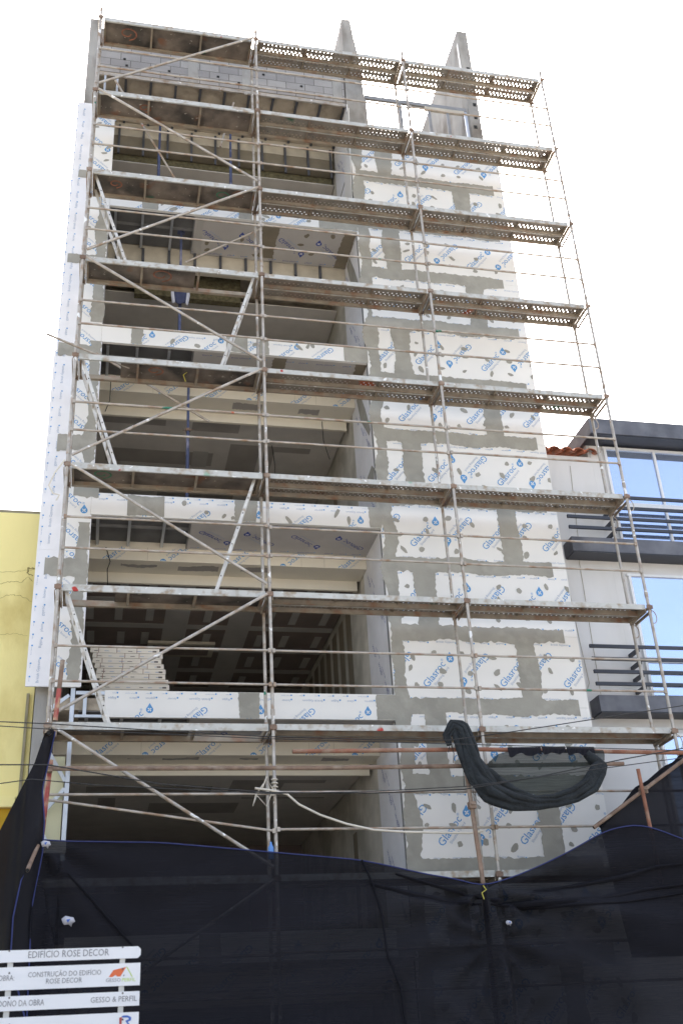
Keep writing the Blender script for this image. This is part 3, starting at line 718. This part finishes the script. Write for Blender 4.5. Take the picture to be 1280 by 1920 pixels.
# garment hanging on the prop
m = MB(); vs = []; n = 10; k = 6
for i in range(n+1):
    for j in range(k+1):
        t = i/n; wdt = (.05+.12*math.sin(min(1, t*1.6)*math.pi/2))*(1-.5*max(0, t-.6)); x = 1.72+(j/k-.5)*2*wdt
        vs.append((x, 1.54-.04*math.cos((j/k-.5)*math.pi)+.01*math.sin(j*2.1+i), 15.0-.62*t+.03*math.sin(j*1.7)))
m.add(vs, [(i*(k+1)+j, i*(k+1)+j+1, (i+1)*(k+1)+j+1, (i+1)*(k+1)+j) for i in range(n) for j in range(1, k-1)], 'cloth', True)
m.add(vs, [(i*(k+1)+j, i*(k+1)+j+1, (i+1)*(k+1)+j+1, (i+1)*(k+1)+j) for i in range(n) for j in (0, k-1)], 'clothw', True)
o = m.build('hanging_jacket', None, (1.72, 1.54, 15.0)); so_ = o.modifiers.new('s', 'SOLIDIFY'); so_.thickness = .015
tag(o, 'dark navy and pale jacket hung on a blue prop', 'jacket')

# ================================================================ NEIGHBOURS
# yellow house left
Y = thing('yellow_house', 'yellow rendered house with cracked wall at the left edge', 'house', (-6, 1.6, 0))
m = MB(); m.box(-14, -.30, 1.6, 11, 0, 9.92, 'yellow'); m.box(-14, -.30, 1.601, 11, 9.921, 9.97, 'grime')
wl = m.build('wall', Y)
def crack(pts, w=.004):
    m = MB()
    for i in range(len(pts)-1):
        a, b = at(*pts[i], 1.597), at(*pts[i+1], 1.597); k = 6; prev = a
        for j in range(1, k+1):
            c = a.lerp(b, j/k)+Vector((random.uniform(-.015, .015), 0, random.uniform(-.015, .015))) if j < k else b
            d = (c-prev).normalized(); nn = Vector((-d.z, 0, d.x))*w*random.uniform(.4, 1); m.quad(prev-nn, c-nn, c+nn, prev+nn, 'crack'); prev = c
    m.build('crack', Y)
crack([(0, 1095), (22, 1090), (40, 1092), (52, 1082), (62, 1090)]); crack([(0, 1122), (20, 1115), (40, 1117), (60, 1128)]); crack([(0, 1072), (40, 1071), (66, 1068)], .003); crack([(0, 1190), (30, 1188), (52, 1192)], .003)
crack([(66, 1066), (53, 1064), (52, 1075), (62, 1080)], .012)
m = MB(); m.box(-.405, -.365, 1.55, 1.597, 3, 6.9, 'grime'); m.build('drainpipe', Y)
m = MB(); a = at(30, 1497, 1.6); m.box(-3.2, a.x, 1.45, 1.598, a.z-.15, a.z, 'yellow'); m.build('window_hood', Y)
m = MB(); m.box(-3.2, a.x-.03, 1.54, 1.597, a.z-1.6, a.z-.153, 'yellowd'); m.build('window_recess', Y)  # flat block in a darker yellow where the recess is
# grey and white house right
G = thing('white_house', 'white rendered house with blue reflecting windows and dark bars at the right', 'house', (12, 1.5, 0))
m = MB(); m.box(8.3, 9.36, 1.5, 10, 0, 11.62, 'white'); m.box(9.361, 20, 1.5, 10, 0, 11.88, 'white'); m.box(9.3, 9.3605, 1.502, 10, 11.6, 12.3, 'greyw'); m.build('wall', G)
m = MB(); m.box(9.22, 20, 1.08, 1.5, 11.9, 12.22, 'anth'); m.box(9.22, 20, 1.501, 10, 11.9, 12.22, 'anth'); m.box(9.24, 19.9, 1.1, 1.498, 11.88, 11.899, 'anthd'); rfm = m.build('roof_slab', G)  # thin darker sheet below paints the shade on the slab's underside
def roof_tiles(m):
    for i in range(5):
        x = 8.36+i*.24
        for (yy, zz) in ((1.38, 11.72),):
            pts = [(x, yy+t*.25, zz+.09*t/1.0) for t in range(5)]
            vs = []
            for p in pts:
                for j in range(9):
                    t = math.pi*j/8; vs.append((p[0]+.115*math.cos(t), p[1], p[2]-.06+.09*math.sin(t)))
            m.add(vs, [(i_*9+j, i_*9+j+1, (i_+1)*9+j+1, (i_+1)*9+j) for i_ in range(4) for j in range(8)], 'tile', True)
            vs2 = [(v[0], v[1]-.0, v[2]) for v in vs[:9]]+[(x+.098*math.cos(math.pi*j/8), 1.38, 11.66+.072*math.sin(math.pi*j/8)) for j in range(9)]
            m.add(vs2, [(j, j+1, 10+j, 9+j) for j in range(8)], 'tile')
        vs = []
        for p in ((0, 1.36, 11.66), (0, 2.3, 12.0)):
            for j in range(7):
                t = math.pi*j/6; vs.append((x+.12+.06*math.cos(t), p[1], p[2]+.02-.05*math.sin(t)))
        m.add(vs, [(j, 7+j, 8+j, j+1) for j in range(6)], 'tile', True)
m = MB(); roof_tiles(m); t_ = m.build('tiled_eave', G); t_['label'] = 'short row of red clay roof tiles'
def window(z0, z1, xs, split=None):
    m = MB(); x0, x1 = xs[0], xs[-1]; f = .045
    m.box(x0-f, x1+f, 1.44, 1.499, z1, z1+f, 'frame'); m.box(x0-f, x1+f, 1.44, 1.499, z0-f, z0, 'frame')
    for x in xs: m.box(x-f/2, x+f/2, 1.445, 1.498, z0+.001, z1-.001, 'frame')
    if split: m.box(x0, x1, 1.447, 1.497, split-f, split+f, 'frame')
    w_ = m.build('window', G)
    for a, b in zip(xs[:-1], xs[1:]):
        p = MB(); p.box(a+f/2+.001, b-f/2-.001, 1.475, 1.496, z0+.001, z1-.001, 'glass'); p.build('pane', w_)
window(9.80, 11.80, [9.64, 10.64, 11.6, 12.6], 10.62)
window(6.9, 9.18, [9.64, 10.95, 12.2, 13.4], 7.62)
window(4.2, 6.3, [9.64, 10.95, 12.2, 13.4])
for base in (9.75, 6.88):
    m = MB(); m.box(8.5, 20, 1.14, 1.498, base-.27, base, 'anth'); m.box(8.52, 20, 1.15, 1.49, base-.285, base-.2705, 'anthd'); m.build('ledge', G)  # underside shade painted as a thin darker sheet
    for dz in (.17, .38, .60, .82):
        m = MB(); m.box(8.5, 20, 1.14, 1.18, base+dz, base+dz+.055, 'anthd'); m.box(9.35, 9.4, 1.181, 1.498, base+dz-.04, base+dz+.02, 'anthd'); m.build('bar', G)
m = MB()
for pts in (((8.9, 1.49, 11.4), (8.8, 1.49, 9.8), (8.75, 1.49, 9.4), (8.72, 1.49, 7.0)), ((8.45, 1.49, 9.4), (8.5, 1.49, 8), (8.55, 1.49, 7.2), (8.4, 1.49, 6.9))): m.tube(pts, .004, 'grime', 4)
m.build('wall_wire', G)
m = MB(); m.box(8.25, 20, 1.488, 1.499, 6.42, 6.44, 'greyw'); m.build('wall_groove', G)

# ================================================================ NETS, PIPES, CABLES
def lerp_tab(tab, x):
    if x <= tab[0][0]: return tab[0][1]
    for (a, b), (c, d) in zip(tab[:-1], tab[1:]):
        if x <= c:
            t = (x-a)/(c-a); return b+(d-b)*t
    return tab[-1][1]
TOP = [(-.02, 4.36), (.3, 4.33), (1.46, 4.30), (2.78, 4.17), (3.97, 4.05), (4.4, 3.96), (4.83, 3.86), (5.2, 3.80), (5.56, 3.70), (5.97, 3.80), (6.35, 3.93), (6.76, 4.09), (7.34, 4.36), (7.62, 4.43), (7.9, 4.45), (8.2, 4.37), (8.5, 4.24), (9.0, 4.12), (9.8, 4.1)]
ties = [(-.02, 4.36, .18), (5.56, 3.70, .22), (5.62, 3.05, .14), (5.66, 1.9, .12)]
def netfold(x, z):
    y = .10*noise.noise(Vector((x*.35+3, z*.9, 0)))+.035*noise.noise(Vector((x*.5+1, z*4.0+.5*abs(x-5.6), 4)))
    # folds that run out of the tie points
    for tx, tz, a in ties:
        dx, dz = x-tx, z-tz; r = math.hypot(dx, dz)+.05; th = math.atan2(dz, dx)
        y += a*.42*math.sin(th*11+1.5*math.sin(r*1.3))*math.exp(-r*.75)*min(1, r*2.2)
    dx, dz = x-5.6, z-3.62; r = math.hypot(dx, dz); th = math.atan2(dz, abs(dx)+.01)
    if abs(th) < 1.0:
        y += .11*math.exp(-((r-1.3)/1.5)**2)*(1-abs(th))*math.sin(th*(15 if dx > 0 else 12)+(.7*r if dx > 0 else 1.2-.5*r)+.8*noise.noise(Vector((x, z*2, 1))))
    if z < 3.65: y += -.05*math.exp(-((x-5.68-.04*(3.6-z))/.045)**2)+.04*math.exp(-((x-5.80-.04*(3.6-z))/.05)**2)
    e = (x-.35-(4.1-z)*.62); y += (.06/(1+math.exp(-e*22))-.03)*math.exp(-((z-3.6)/1.1)**2)*(1 if .2 < x < 2.4 else 0)
    y += .05*math.exp(-((x-.12)/.06)**2)-.04*math.exp(-((x-.3)/.08)**2)
    return y
N = thing('debris_net', 'wide black debris net with a blue hem hung across the foot of the scaffolding', 'netting', (4.5, -.6, 0))
m = MB(); nx, nz = 260, 120; vs = []
for i in range(nx+1):
    x = -.02+9.82*i/nx; zt = lerp_tab(TOP, x)
    zt = (lerp_tab(TOP, x-.12)+zt+lerp_tab(TOP, x+.12))/3 if .15 < x < 9.6 else zt
    for j in range(nz+1):
        t = j/nz; z = zt*(1-t)+.16*t; vs.append((x, -.6+netfold(x, z)*(1-.9*math.exp(-t*30)), z))
m.add(vs, [(i*(nz+1)+j, (i+1)*(nz+1)+j, (i+1)*(nz+1)+j+1, i*(nz+1)+j+1) for i in range(nx) for j in range(nz)], 'net', True)
m.build('net_sheet', N)
m = MB(); m.tube([Vector(vs[i*(nz+1)])+Vector((0, -.006, 0)) for i in range(0, nx+1, 3)], .008, 'hem', 6); m.build('hem', N)
m = MB(); pts = []
for u, v in ((676, 1614), (700, 1655), (716, 1720), (728, 1790), (752, 1850), (762, 1920)):
    p = at(u, v, -.62); pts.append((p.x, -.63+netfold(p.x, p.z), p.z))
m.tube(pts, .012, 'net2', 6, flat=1.6); m.build('seam', N)
def fold(pts, wmax):
    m = MB(); K = 40; vs = []
    for i in range(K+1):
        t = i/K*(len(pts)-1); i0 = min(int(t), len(pts)-2); f = t-i0; f = f*f*(3-2*f) if 0 else f
        p = at(*pts[i0], -.6).lerp(at(*pts[i0+1], -.6), f); w_ = wmax*(.25+.75*math.sin(math.pi*min(1, i/K*.9+.1))**.7)*(1+.25*noise.noise(Vector((i*.2, wmax*50, 0))))
        y = -.6+netfold(p.x, p.z)
        for j, (a, b) in enumerate(((0, -.012), (.25, -.05), (.6, -.045), (1.0, -.010))): vs.append((p.x, y+b, p.z-w_*a))
    m.add(vs, [(i*4+j, (i+1)*4+j, (i+1)*4+j+1, i*4+j+1) for i in range(K) for j in range(3)], 'net2', True); m.build('net_fold', N)
fold([(915, 1684), (960, 1690), (1040, 1688), (1120, 1680), (1200, 1664), (1290, 1655)], .09)
fold([(915, 1694), (980, 1698), (1060, 1697), (1160, 1690), (1290, 1672)], .05)
fold([(1000, 1668), (1080, 1655), (1160, 1640), (1230, 1622), (1290, 1618)], .06)
fold([(695, 1652), (760, 1668), (830, 1684), (905, 1694)], .07)
fold([(740, 1636), (800, 1652), (860, 1670), (905, 1684)], .045)
fold([(128, 1636), (170, 1678), (215, 1730), (262, 1785)], .06)
fold([(116, 1600), (112, 1680), (110, 1780), (112, 1900)], .05)
# doubled layer at the left
m = MB(); vs = []; n1, n2 = 30, 30
for i in range(n1+1):
    for j in range(n2+1):
        s_, t_ = i/n1, j/n2; x = -.0+(.25+1.45*t_)*s_*min(1, .15+t_*1.0); z = 4.3-t_*4.0
        vs.append((x, -.635+netfold(x, z), z))
m.add(vs, [(i*(n2+1)+j, (i+1)*(n2+1)+j, (i+1)*(n2+1)+j+1, i*(n2+1)+j+1) for i in range(n1) for j in range(n2)], 'net', True)
m.build('net_flap', N)
# holes patched with white rag / tape on the net
def rag(u, v, label, sc=1.0):
    c = at(u, v, -.74); m = MB()
    pts = [c+Vector((x*sc, random.uniform(-.012, .012), z*sc)) for x, z in ((-.075, .02), (-.03, .05), (.02, .035), (.06, .03), (.085, -.015), (.05, -.03), (.04, -.075), (.015, -.04), (-.04, -.05), (-.06, -.02))]
    ctr = c+Vector((0, -.03, 0)); n = len(pts)
    m.add([ctr]+pts, [(0, 1+i, 1+(i+1) % n) for i in range(n)], 'clothw', True)
    m.add([ctr+Vector((-.02*sc, -.006, .005)), ctr+Vector((.03*sc, -.006, .012)), ctr+Vector((.0, -.004, -.03*sc))], [(0, 1, 2)], 'sblue')
    o = m.build('rag', None, tuple(c)); q = o.modifiers.new('s', 'SOLIDIFY'); q.thickness = .01; tag(o, label, 'rag')
rag(128, 1726, 'white and blue rag tied on the black net above the signboard', .95)
rag(953, 1730, 'small white rag on the black net below the rusty post', .45)
rag(86, 1582, 'white and blue rag at the left top corner of the black net', .7)
# side net at the left
SN = thing('side_net', 'black net drawn down to the left from the scaffolding corner pole', 'netting', (-.2, -.8, 0))
m = MB(); vs = []; n1, n2 = 30, 60
edge = [(98, 1365), (84, 1378), (66, 1435), (39, 1490), (0, 1570), (-60, 1700), (-120, 1920), (-150, 2100)]
inner = [(104, 1372), (94, 1420), (80, 1480), (84, 1540), (80, 1600), (60, 1700), (50, 1920), (50, 2100)]
for j in range(n2+1):
    t = j/n2*(len(edge)-1); i0 = min(int(t), len(edge)-2); f = t-i0
    a = at(*edge[i0], -.75).lerp(at(*edge[i0+1], -.75), f); b = at(*inner[i0], -.66).lerp(at(*inner[i0+1], -.66), f)
    a.y = -.75-.4*j/n2; b.y = -.66
    for i in range(n1+1):
        s_ = i/n1; p = a.lerp(b, s_); p.y += .05*math.sin(s_*9+j*.12)*s_*(j/n2)**.5; vs.append(p)
m.add(vs, [(j*(n1+1)+i, j*(n1+1)+i+1, (j+1)*(n1+1)+i+1, (j+1)*(n1+1)+i) for j in range(n2) for i in range(n1)], 'net2', True); m.build('net_sheet', SN)
m = MB(); m.tube([vs[j*(n1+1)+n1]+Vector((0, -.01, 0)) for j in range(0, n2+1, 2)], .009, 'hem', 6); m.tube([at(50, 1920, -.7), at(20, 1800, -.8), at(25, 1720, -.8), at(40, 1650, -.78), at(60, 1610, -.72)], .010, 'hem', 6); m.build('hem', SN)
# raised net at the right
RN = thing('raised_net', 'black net raised on a slanting pipe behind the main net at the right', 'netting', (8.5, -.35, 0))
m = MB(); vs = []; n1, n2 = 30, 24
tl = [(1125, 1552), (1165, 1515), (1190, 1480), (1215, 1466), (1245, 1440), (1262, 1432), (1285, 1405), (1400, 1380)]
for i in range(n1+1):
    t = i/n1*(len(tl)-1); i0 = min(int(t), len(tl)-2); f = t-i0
    a = at(*tl[i0], -.35).lerp(at(*tl[i0+1], -.35), f); b = Vector((max(a.x, 7.4+.0*a.x)+.12*(1-i/n1), -.4, 2.8))
    for j in range(n2+1):
        p = a.lerp(b, j/n2); p.y += .04*noise.noise(Vector((p.x*3, p.z*1.5, 2))); vs.append(p)
m.add(vs, [(i*(n2+1)+j, (i+1)*(n2+1)+j, (i+1)*(n2+1)+j+1, i*(n2+1)+j+1) for i in range(n1) for j in range(n2)], 'net2', True); m.build('net_sheet', RN)
m = MB(); m.tube([vs[i*(n2+1)]+Vector((0, 0, .01)) for i in range(n1+1)], .02, 'net2', 6); m.build('rolled_edge', RN)

def pipe(pts, r, mt, label, name='steel_pipe', coup=()):
    t = thing(name, label, 'pipe', tuple(pts[0])); m = MB(); m.tube(pts, r, mt, 12, cap=False)
    m.build('tube', t)
    for p, q in ((pts[0], pts[1]), (pts[-1], pts[-2])):
        p, q = Vector(p), Vector(q); d = (q-p).normalized(); m = MB(); m.tube([p+d*.002, p+d*.004], r*.8, 'hole', 12); m.build('open_end', t)
    for c in coup:
        m = MB(); c = Vector(c); m.box(c.x-.045, c.x+.045, c.y-.05, c.y+.05, c.z-.045, c.z+.045, 'rustd'); m.tube([c+Vector((-.03, -.07, 0)), c+Vector((.03, -.07, 0))], .012, 'rustd', 6); m.build('clamp', t)
    return t
pipe([at(548, 1409, -.5), at(900, 1405, -.5), at(1420, 1414, -.5)], .03, 'rust', 'long red rusty pipe running level above the other, carrying the hanging dark net')
pipe([at(86, 1441, -.42), at(600, 1440, -.42), at(1168, 1432, -.42)], .03, 'rustd', 'long brown rusty pipe running level below the red one', coup=[at(92, 1441, -.42)])
pipe([at(866, 1395, -.56), at(905, 1655, -.5), (5.6, -.35, .14)], .03, 'rustd', 'brown rusty upright post in front of the scaffolding, behind the hanging dark net', coup=[at(884, 1510, -.56)])
tp = pipe([at(118, 1238, -.2), at(104, 1352, -.2)], .03, 'rustd', 'short pipe, brown above and peeling red below, beside the left scaffolding pole', coup=[at(100, 1376, -.2)])
m = MB(); m.tube([at(111.5, 1292, -.2), at(104, 1351, -.2)], .0315, 'redp', 12); m.build('red_paint', tp)
pipe([at(96, 1425, -.3), at(80, 1560, -.3), at(72, 1640, -.3)], .03, 'redp', 'red painted pipe below the clamp beside the left black net')
pipe([at(92, 1374, -.9), at(93, 1378, -.2)], .03, 'rustd', 'brown pipe stub pointing out at the viewer from the left scaffolding corner')
pipe([at(52, 1632, -1.3), at(60, 1612, -.8), at(72, 1585, -.7)], .024, 'rustd', 'short pipe poking out through the left black net')
pipe([at(1112, 1552, -.42), at(1205, 1482, -.42), at(1420, 1320, -.42)], .026, 'rustd', 'slanting brown pipe along the top of the raised right net', coup=[at(1205, 1482, -.45)])
pipe([at(1195, 1442, -.5), at(1218, 1552, -.5), at(1240, 1660, -.5)], .026, 'rust', 'short red rusty upright crossing the slanting pipe at the right')
# hanging dark net bundle
H = thing('hanging_net', 'dark green net bundle sagging from the red rusty pipe', 'netting', tuple(at(980, 1410, -.6)))
path = [(842, 1398, 6), (836, 1380, 9), (848, 1360, 12), (862, 1368, 17), (874, 1398, 19), (884, 1428, 21), (896, 1458, 27), (918, 1482, 27), (958, 1499, 20), (1000, 1506, 14), (1040, 1503, 14), (1075, 1491, 17), (1103, 1472, 20), (1120, 1444, 17), (1131, 1426, 8)]
m = MB(); ctr = []; rs = []
for i in range(len(path)-1):
    for k in range(5):
        t = k/5; a, b = path[i], path[i+1]; ctr.append(at(a[0]+(b[0]-a[0])*t, a[1]+(b[1]-a[1])*t, -.62)); rs.append((a[2]+(b[2]-a[2])*t)/142)
K = len(ctr); nn = 12
for st in range(11):
    ph = st*2.399; pts = []; rr = []
    for i, p in enumerate(ctr):
        d = (ctr[min(i+1, K-1)]-ctr[max(i-1, 0)]).normalized(); b = d.cross(Vector((0, -1, 0))).normalized()
        o = (-1+2*st/10)*.72+.22*math.sin(i*.13+ph); f = .25+.75*noise.noise(Vector((i*.06, st*3.3, 1)))
        pts.append(p+b*rs[i]*o+Vector((0, -1, 0))*rs[i]*(.5*math.sqrt(max(0, 1-o*o*.8))*(.7+.3*math.sin(ph*1.7)))); rr.append(rs[i]*(.22+.13*math.sin(i*.21+ph*2)))
    m.tube(pts, rr, 'gbun', nn, flat=1.0)
m.tube([p+Vector((0, .0, 0)) for p in ctr], [r_*.62 for r_ in rs], 'gbun', 16)
m.build('bundle', H)
m = MB(); vs = []; up = [(905, 1440), (930, 1416), (958, 1406), (985, 1410), (1020, 1407), (1060, 1404), (1100, 1406), (1130, 1406)]; dn = [(912, 1480), (935, 1500), (965, 1508), (990, 1512), (1025, 1512), (1065, 1505), (1108, 1482), (1134, 1424)]
n1, n2 = 40, 14
for i in range(n1+1):
    t = i/n1*7; i0 = min(int(t), 6); f = t-i0; a = at(*up[i0], -.55).lerp(at(*up[i0+1], -.55), f); b = at(*dn[i0], -.6).lerp(at(*dn[i0+1], -.6), f)
    for j in range(n2+1): p = a.lerp(b, j/n2); p.y += .02*math.sin(i*.7+j*.3)+.03*noise.noise(p*4); vs.append(p.copy())
m.add(vs, [(i*(n2+1)+j, (i+1)*(n2+1)+j, (i+1)*(n2+1)+j+1, i*(n2+1)+j+1) for i in range(n1) for j in range(n2)], 'gnet', True); m.build('open_sheet', H)
m = MB()
for c0, c1, hh in (((950, 1406), (1012, 1405), .16), ((1014, 1405), (1058, 1404), .13), ((1060, 1404), (1112, 1405), .17)):
    a, b = at(*c0, -.565), at(*c1, -.565); vs = []; n1, n2 = 24, 8
    for i in range(n1+1):
        p = a.lerp(b, i/n1); hl = hh*(.75+.5*noise.noise(Vector((p.x*5, 3, 0)))+.12*math.sin(i*.5))
        for j in range(n2+1): vs.append((p.x, p.y-.02-.03*abs(math.sin(i*.6+j*.25))*(j/n2), p.z+.03-hl*j/n2))
    m.add(vs, [(i*(n2+1)+j, (i+1)*(n2+1)+j, (i+1)*(n2+1)+j+1, i*(n2+1)+j+1) for i in range(n1) for j in range(n2)], 'net2', True)
a, b = at(1098, 1412, -.56), at(1128, 1430, -.58); m.tube([a, a.lerp(b, .5)+Vector((0, 0, -.05)), b], [.06, .09, .04], 'gbun', 10)
m.build('doubled_top', H)
m = MB()
for i in range(26):
    u = 885+i*1.7; v = 1478+random.uniform(-12, 20); p = at(u, v, -.68); q = p+Vector((random.uniform(-.05, .06), 0, -random.uniform(.05, .16))); m.tube([p, q], .003, 'cable', 4)
for u, v, l in ((862, 1405, .5), (846, 1396, .25), (838, 1390, .15)):
    p = at(u, v, -.6); m.tube([p, p+Vector((.02, 0, -l*.5)), p+Vector((0, 0, -l))], .006, 'cable', 4)
m.build('frayed_threads', H)
# cables in the street
def cable(pts, y, label, r=.006):
    m = MB(); P = [at(u, v, y) for u, v in pts]
    d0 = (P[0]-P[1]).normalized(); d1 = (P[-1]-P[-2]).normalized(); P = [P[0]+d0*8]+P+[P[-1]+d1*8]
    m.tube(P, r, 'cable', 5); o = m.build('overhead_cable', None, tuple(P[0])); tag(o, label, 'cable', 'thin cables strung across the street front')
cable([(-5, 1353), (90, 1357), (300, 1370), (500, 1381), (700, 1387), (840, 1388), (960, 1372), (1285, 1322)], -1.3, 'topmost thin black cable, crossing in front of the lowest full deck', .007)
cable([(-5, 1361), (90, 1367), (300, 1376), (500, 1385), (640, 1389)], -1.35, 'thin black cable just under the topmost one at the left')
cable([(-5, 1434), (90, 1434), (300, 1470), (500, 1486), (700, 1487), (870, 1480), (1000, 1458), (1160, 1425), (1285, 1402)], -1.4, 'lower black cable ending high behind the raised net at the right', .008)
cable([(-5, 1470), (60, 1461), (180, 1472), (500, 1488), (700, 1484), (880, 1474), (1285, 1420)], -1.45, 'lowest thin cable, rising a little to the yellow wall')
# rope, hose
m = MB(); m.tube([at(u, v, -.1) for u, v in ((478, 1478), (510, 1482), (538, 1489), (560, 1508), (600, 1528), (650, 1545), (700, 1556), (760, 1560), (880, 1562), (905, 1558))], .016, 'rope', 8); o = m.build('white_hose', None, tuple(at(540, 1490, -.1))); tag(o, 'white hose sagging from the second scaffolding pole', 'hose')
m = MB(); c = [(494, 1470), (480, 1490), (474, 1512), (482, 1492), (500, 1512), (512, 1480), (500, 1462), (506, 1482), (492, 1478), (500, 1456)]
m.tube([at(u, v, -.06-.01*(i % 2)) for i, (u, v) in enumerate(c)], .010, 'rope', 6)
for i in range(4): p = at(500, 1462+i*7, 0); m.tube([(3.0+.04*math.cos(t), .04*math.sin(t), p.z) for t in [k*math.pi/4 for k in range(9)]], .01, 'rope', 5)
o = m.build('knotted_strap', None, tuple(at(497, 1480, -.05))); tag(o, 'pale knotted strap wound round the second scaffolding pole', 'strap')
m = MB(); m.tube([at(u, v, -.05) for u, v in ((122, 862), (104, 885), (92, 910), (100, 925), (112, 928), (106, 938))], .014, 'rope', 6, flat=.3); o = m.build('loose_strap', None, tuple(at(110, 890, -.05))); tag(o, 'loose grey strap looping off the left scaffolding pole', 'strap')
m = MB(); m.tube([at(88, 626, -.5), at(140, 648, -.1), at(243, 690, .3)], .018, 'galvr', 8); o = m.build('slanting_tube', None, tuple(at(88, 626, -.5))); tag(o, 'thin tube poking out left past the scaffolding near the fifth deck from the top', 'tube')
m = MB(); p = at(508, 1592, -.05); m.tube([p+Vector((0, 0, z)) for z in (-.13, -.12, .02, .05, .07, .09)], [.03, .038, .038, .02, .014, .014], 'bottle', 12); o = m.build('plastic_bottle', None, tuple(p)); tag(o, 'blue plastic bottle tied at the second pole above the net hem', 'bottle')
for u, v, lab in ((905, 1668, 'yellow cord tie at the dip of the black net'), (346, 697, 'yellow cord tie under the fifth deck from the top'), (72, 1572, 'yellow cord tie at the left net corner')):
    y = -.66 if v > 1000 else .3; m = MB(); m.tube([at(u, v-8, y), at(u+6, v, y-.01), at(u-2, v+6, y-.01), at(u+2, v+18, y)], .008, 'yrope', 5)
    o = m.build('cord_tie', None, tuple(at(u, v, y))); tag(o, lab, 'cord')

# ================================================================ SIGNBOARD
SG = thing('signboard', 'white slatted construction signboard with grey lettering at the lower left', 'signboard', (0, -6, 0))
YS = -6.0
def zz(v, u=130): return at(u, v, YS).z
for x in (.155, .915, -1.0):
    m = MB(); m.box(x-.018, x+.018, YS+.012, YS+.05, 0, zz(1772)-.02, 'post'); m.build('post', SG)
zs = []
for v0, v1 in ((1774, 1796), (1805, 1847), (1858, 1885), (1897, 1945)):
    z1_, z0_ = at(262, v0, YS).z, at(262, v1, YS).z; zs.append((z0_, z1_)); m = MB()
    x0, x1 = -1.3, 1.04; c = .02
    r = [(x0, z0_), (x1-c*(v0 < 1780), z0_), (x1, z0_+c*(v0 < 1780)), (x1, z1_-c*(v0 < 1780)), (x1-c*(v0 < 1780), z1_), (x0, z1_)]
    n = len(r); vs = [(x, y, z) for y in (YS, YS+.01) for x, z in r]
    m.add(vs, [list(range(n)), list(range(n, 2*n))[::-1]]+[(i, n+i, n+(i+1) % n, (i+1) % n) for i in range(n)], 'sign')
    F = Face(m, (0, YS, 0), (1, 0, 0), (0, 0, 1), (0, -1, 0), (-5, 5, 0, 9)); X = lambda u: at(u, (v0+v1)/2, YS).x
    def fit(txt, u0, u1, zc, capk, mt='stext'):
        w_ = glyphs(txt)[2]; a, b = X(u0), X(u1); h = capk; F.text(txt, a, zc, h, 0, mt, .002, (b-a)/(w_*h))
    H_ = z1_-z0_
    if v0 == 1774: fit('EDIF\u00cdCIO ROSE DECOR', 53, 205, z0_+H_*.3, .064)
    if v0 == 1805:
        fit('CONSTRU\u00c7\u00c3O DO EDIF\u00cdCIO', 53, 190, z0_+H_*.53, .047); fit('ROSE DECOR', 87, 155, z0_+H_*.22, .047); fit('OBRA:', -2, 28, z0_+H_*.42, .05)
        P_ = lambda u, v: (at(u, v, YS).x, at(u, v, YS).z)
        F.poly([P_(204, 1832), (P_(213, 1819)), P_(237, 1813), P_(226, 1831), P_(220, 1831), P_(217, 1828), P_(211, 1832)], 'orange', .002)
        F.poly([P_(237, 1813), P_(239, 1813), P_(249, 1831), P_(247, 1831)], 'lime', .002)
        F.poly([P_(231, 1829), P_(233, 1827), P_(234, 1829), P_(232, 1831)], 'stext', .002)
        fit('GESSO', 199, 227, P_(210, 1841)[1], .032); fit('PERFIL', 229, 255, P_(240, 1840)[1], .032, 'lime')
    if v0 == 1858: fit('DONO DA OBRA', -3, 84, z0_+H_*.3, .055); fit('GESSO & PERFIL', 170, 257, z0_+H_*.32, .05)
    if v0 == 1897:
        P_ = lambda u, v: (at(u, v, YS).x, at(u, v, YS).z)
        F.poly([P_(228, 1906), P_(232, 1904), P_(240, 1904), P_(246, 1907), P_(246, 1913), P_(240, 1916), P_(247, 1925), P_(243, 1925), P_(235, 1914), P_(242, 1911), P_(241, 1908), P_(230, 1908)], 'sblue', .002)
        F.poly([P_(224, 1908), P_(229, 1907), P_(228, 1925), P_(224, 1925)], 'sred', .002)
        F.text('T\u00c9CNICA', X(5), z1_-.075, .05, 0, 'stext', .002) if 0 else None
    for u in (18, 230): F.poly([(X(u)-.006, (z0_+z1_)/2+.03), (X(u)+.006, (z0_+z1_)/2+.03), (X(u)+.005, (z0_+z1_)/2+.042), (X(u)-.005, (z0_+z1_)/2+.042)], 'pdark', .0025)
    m.build('panel', SG)
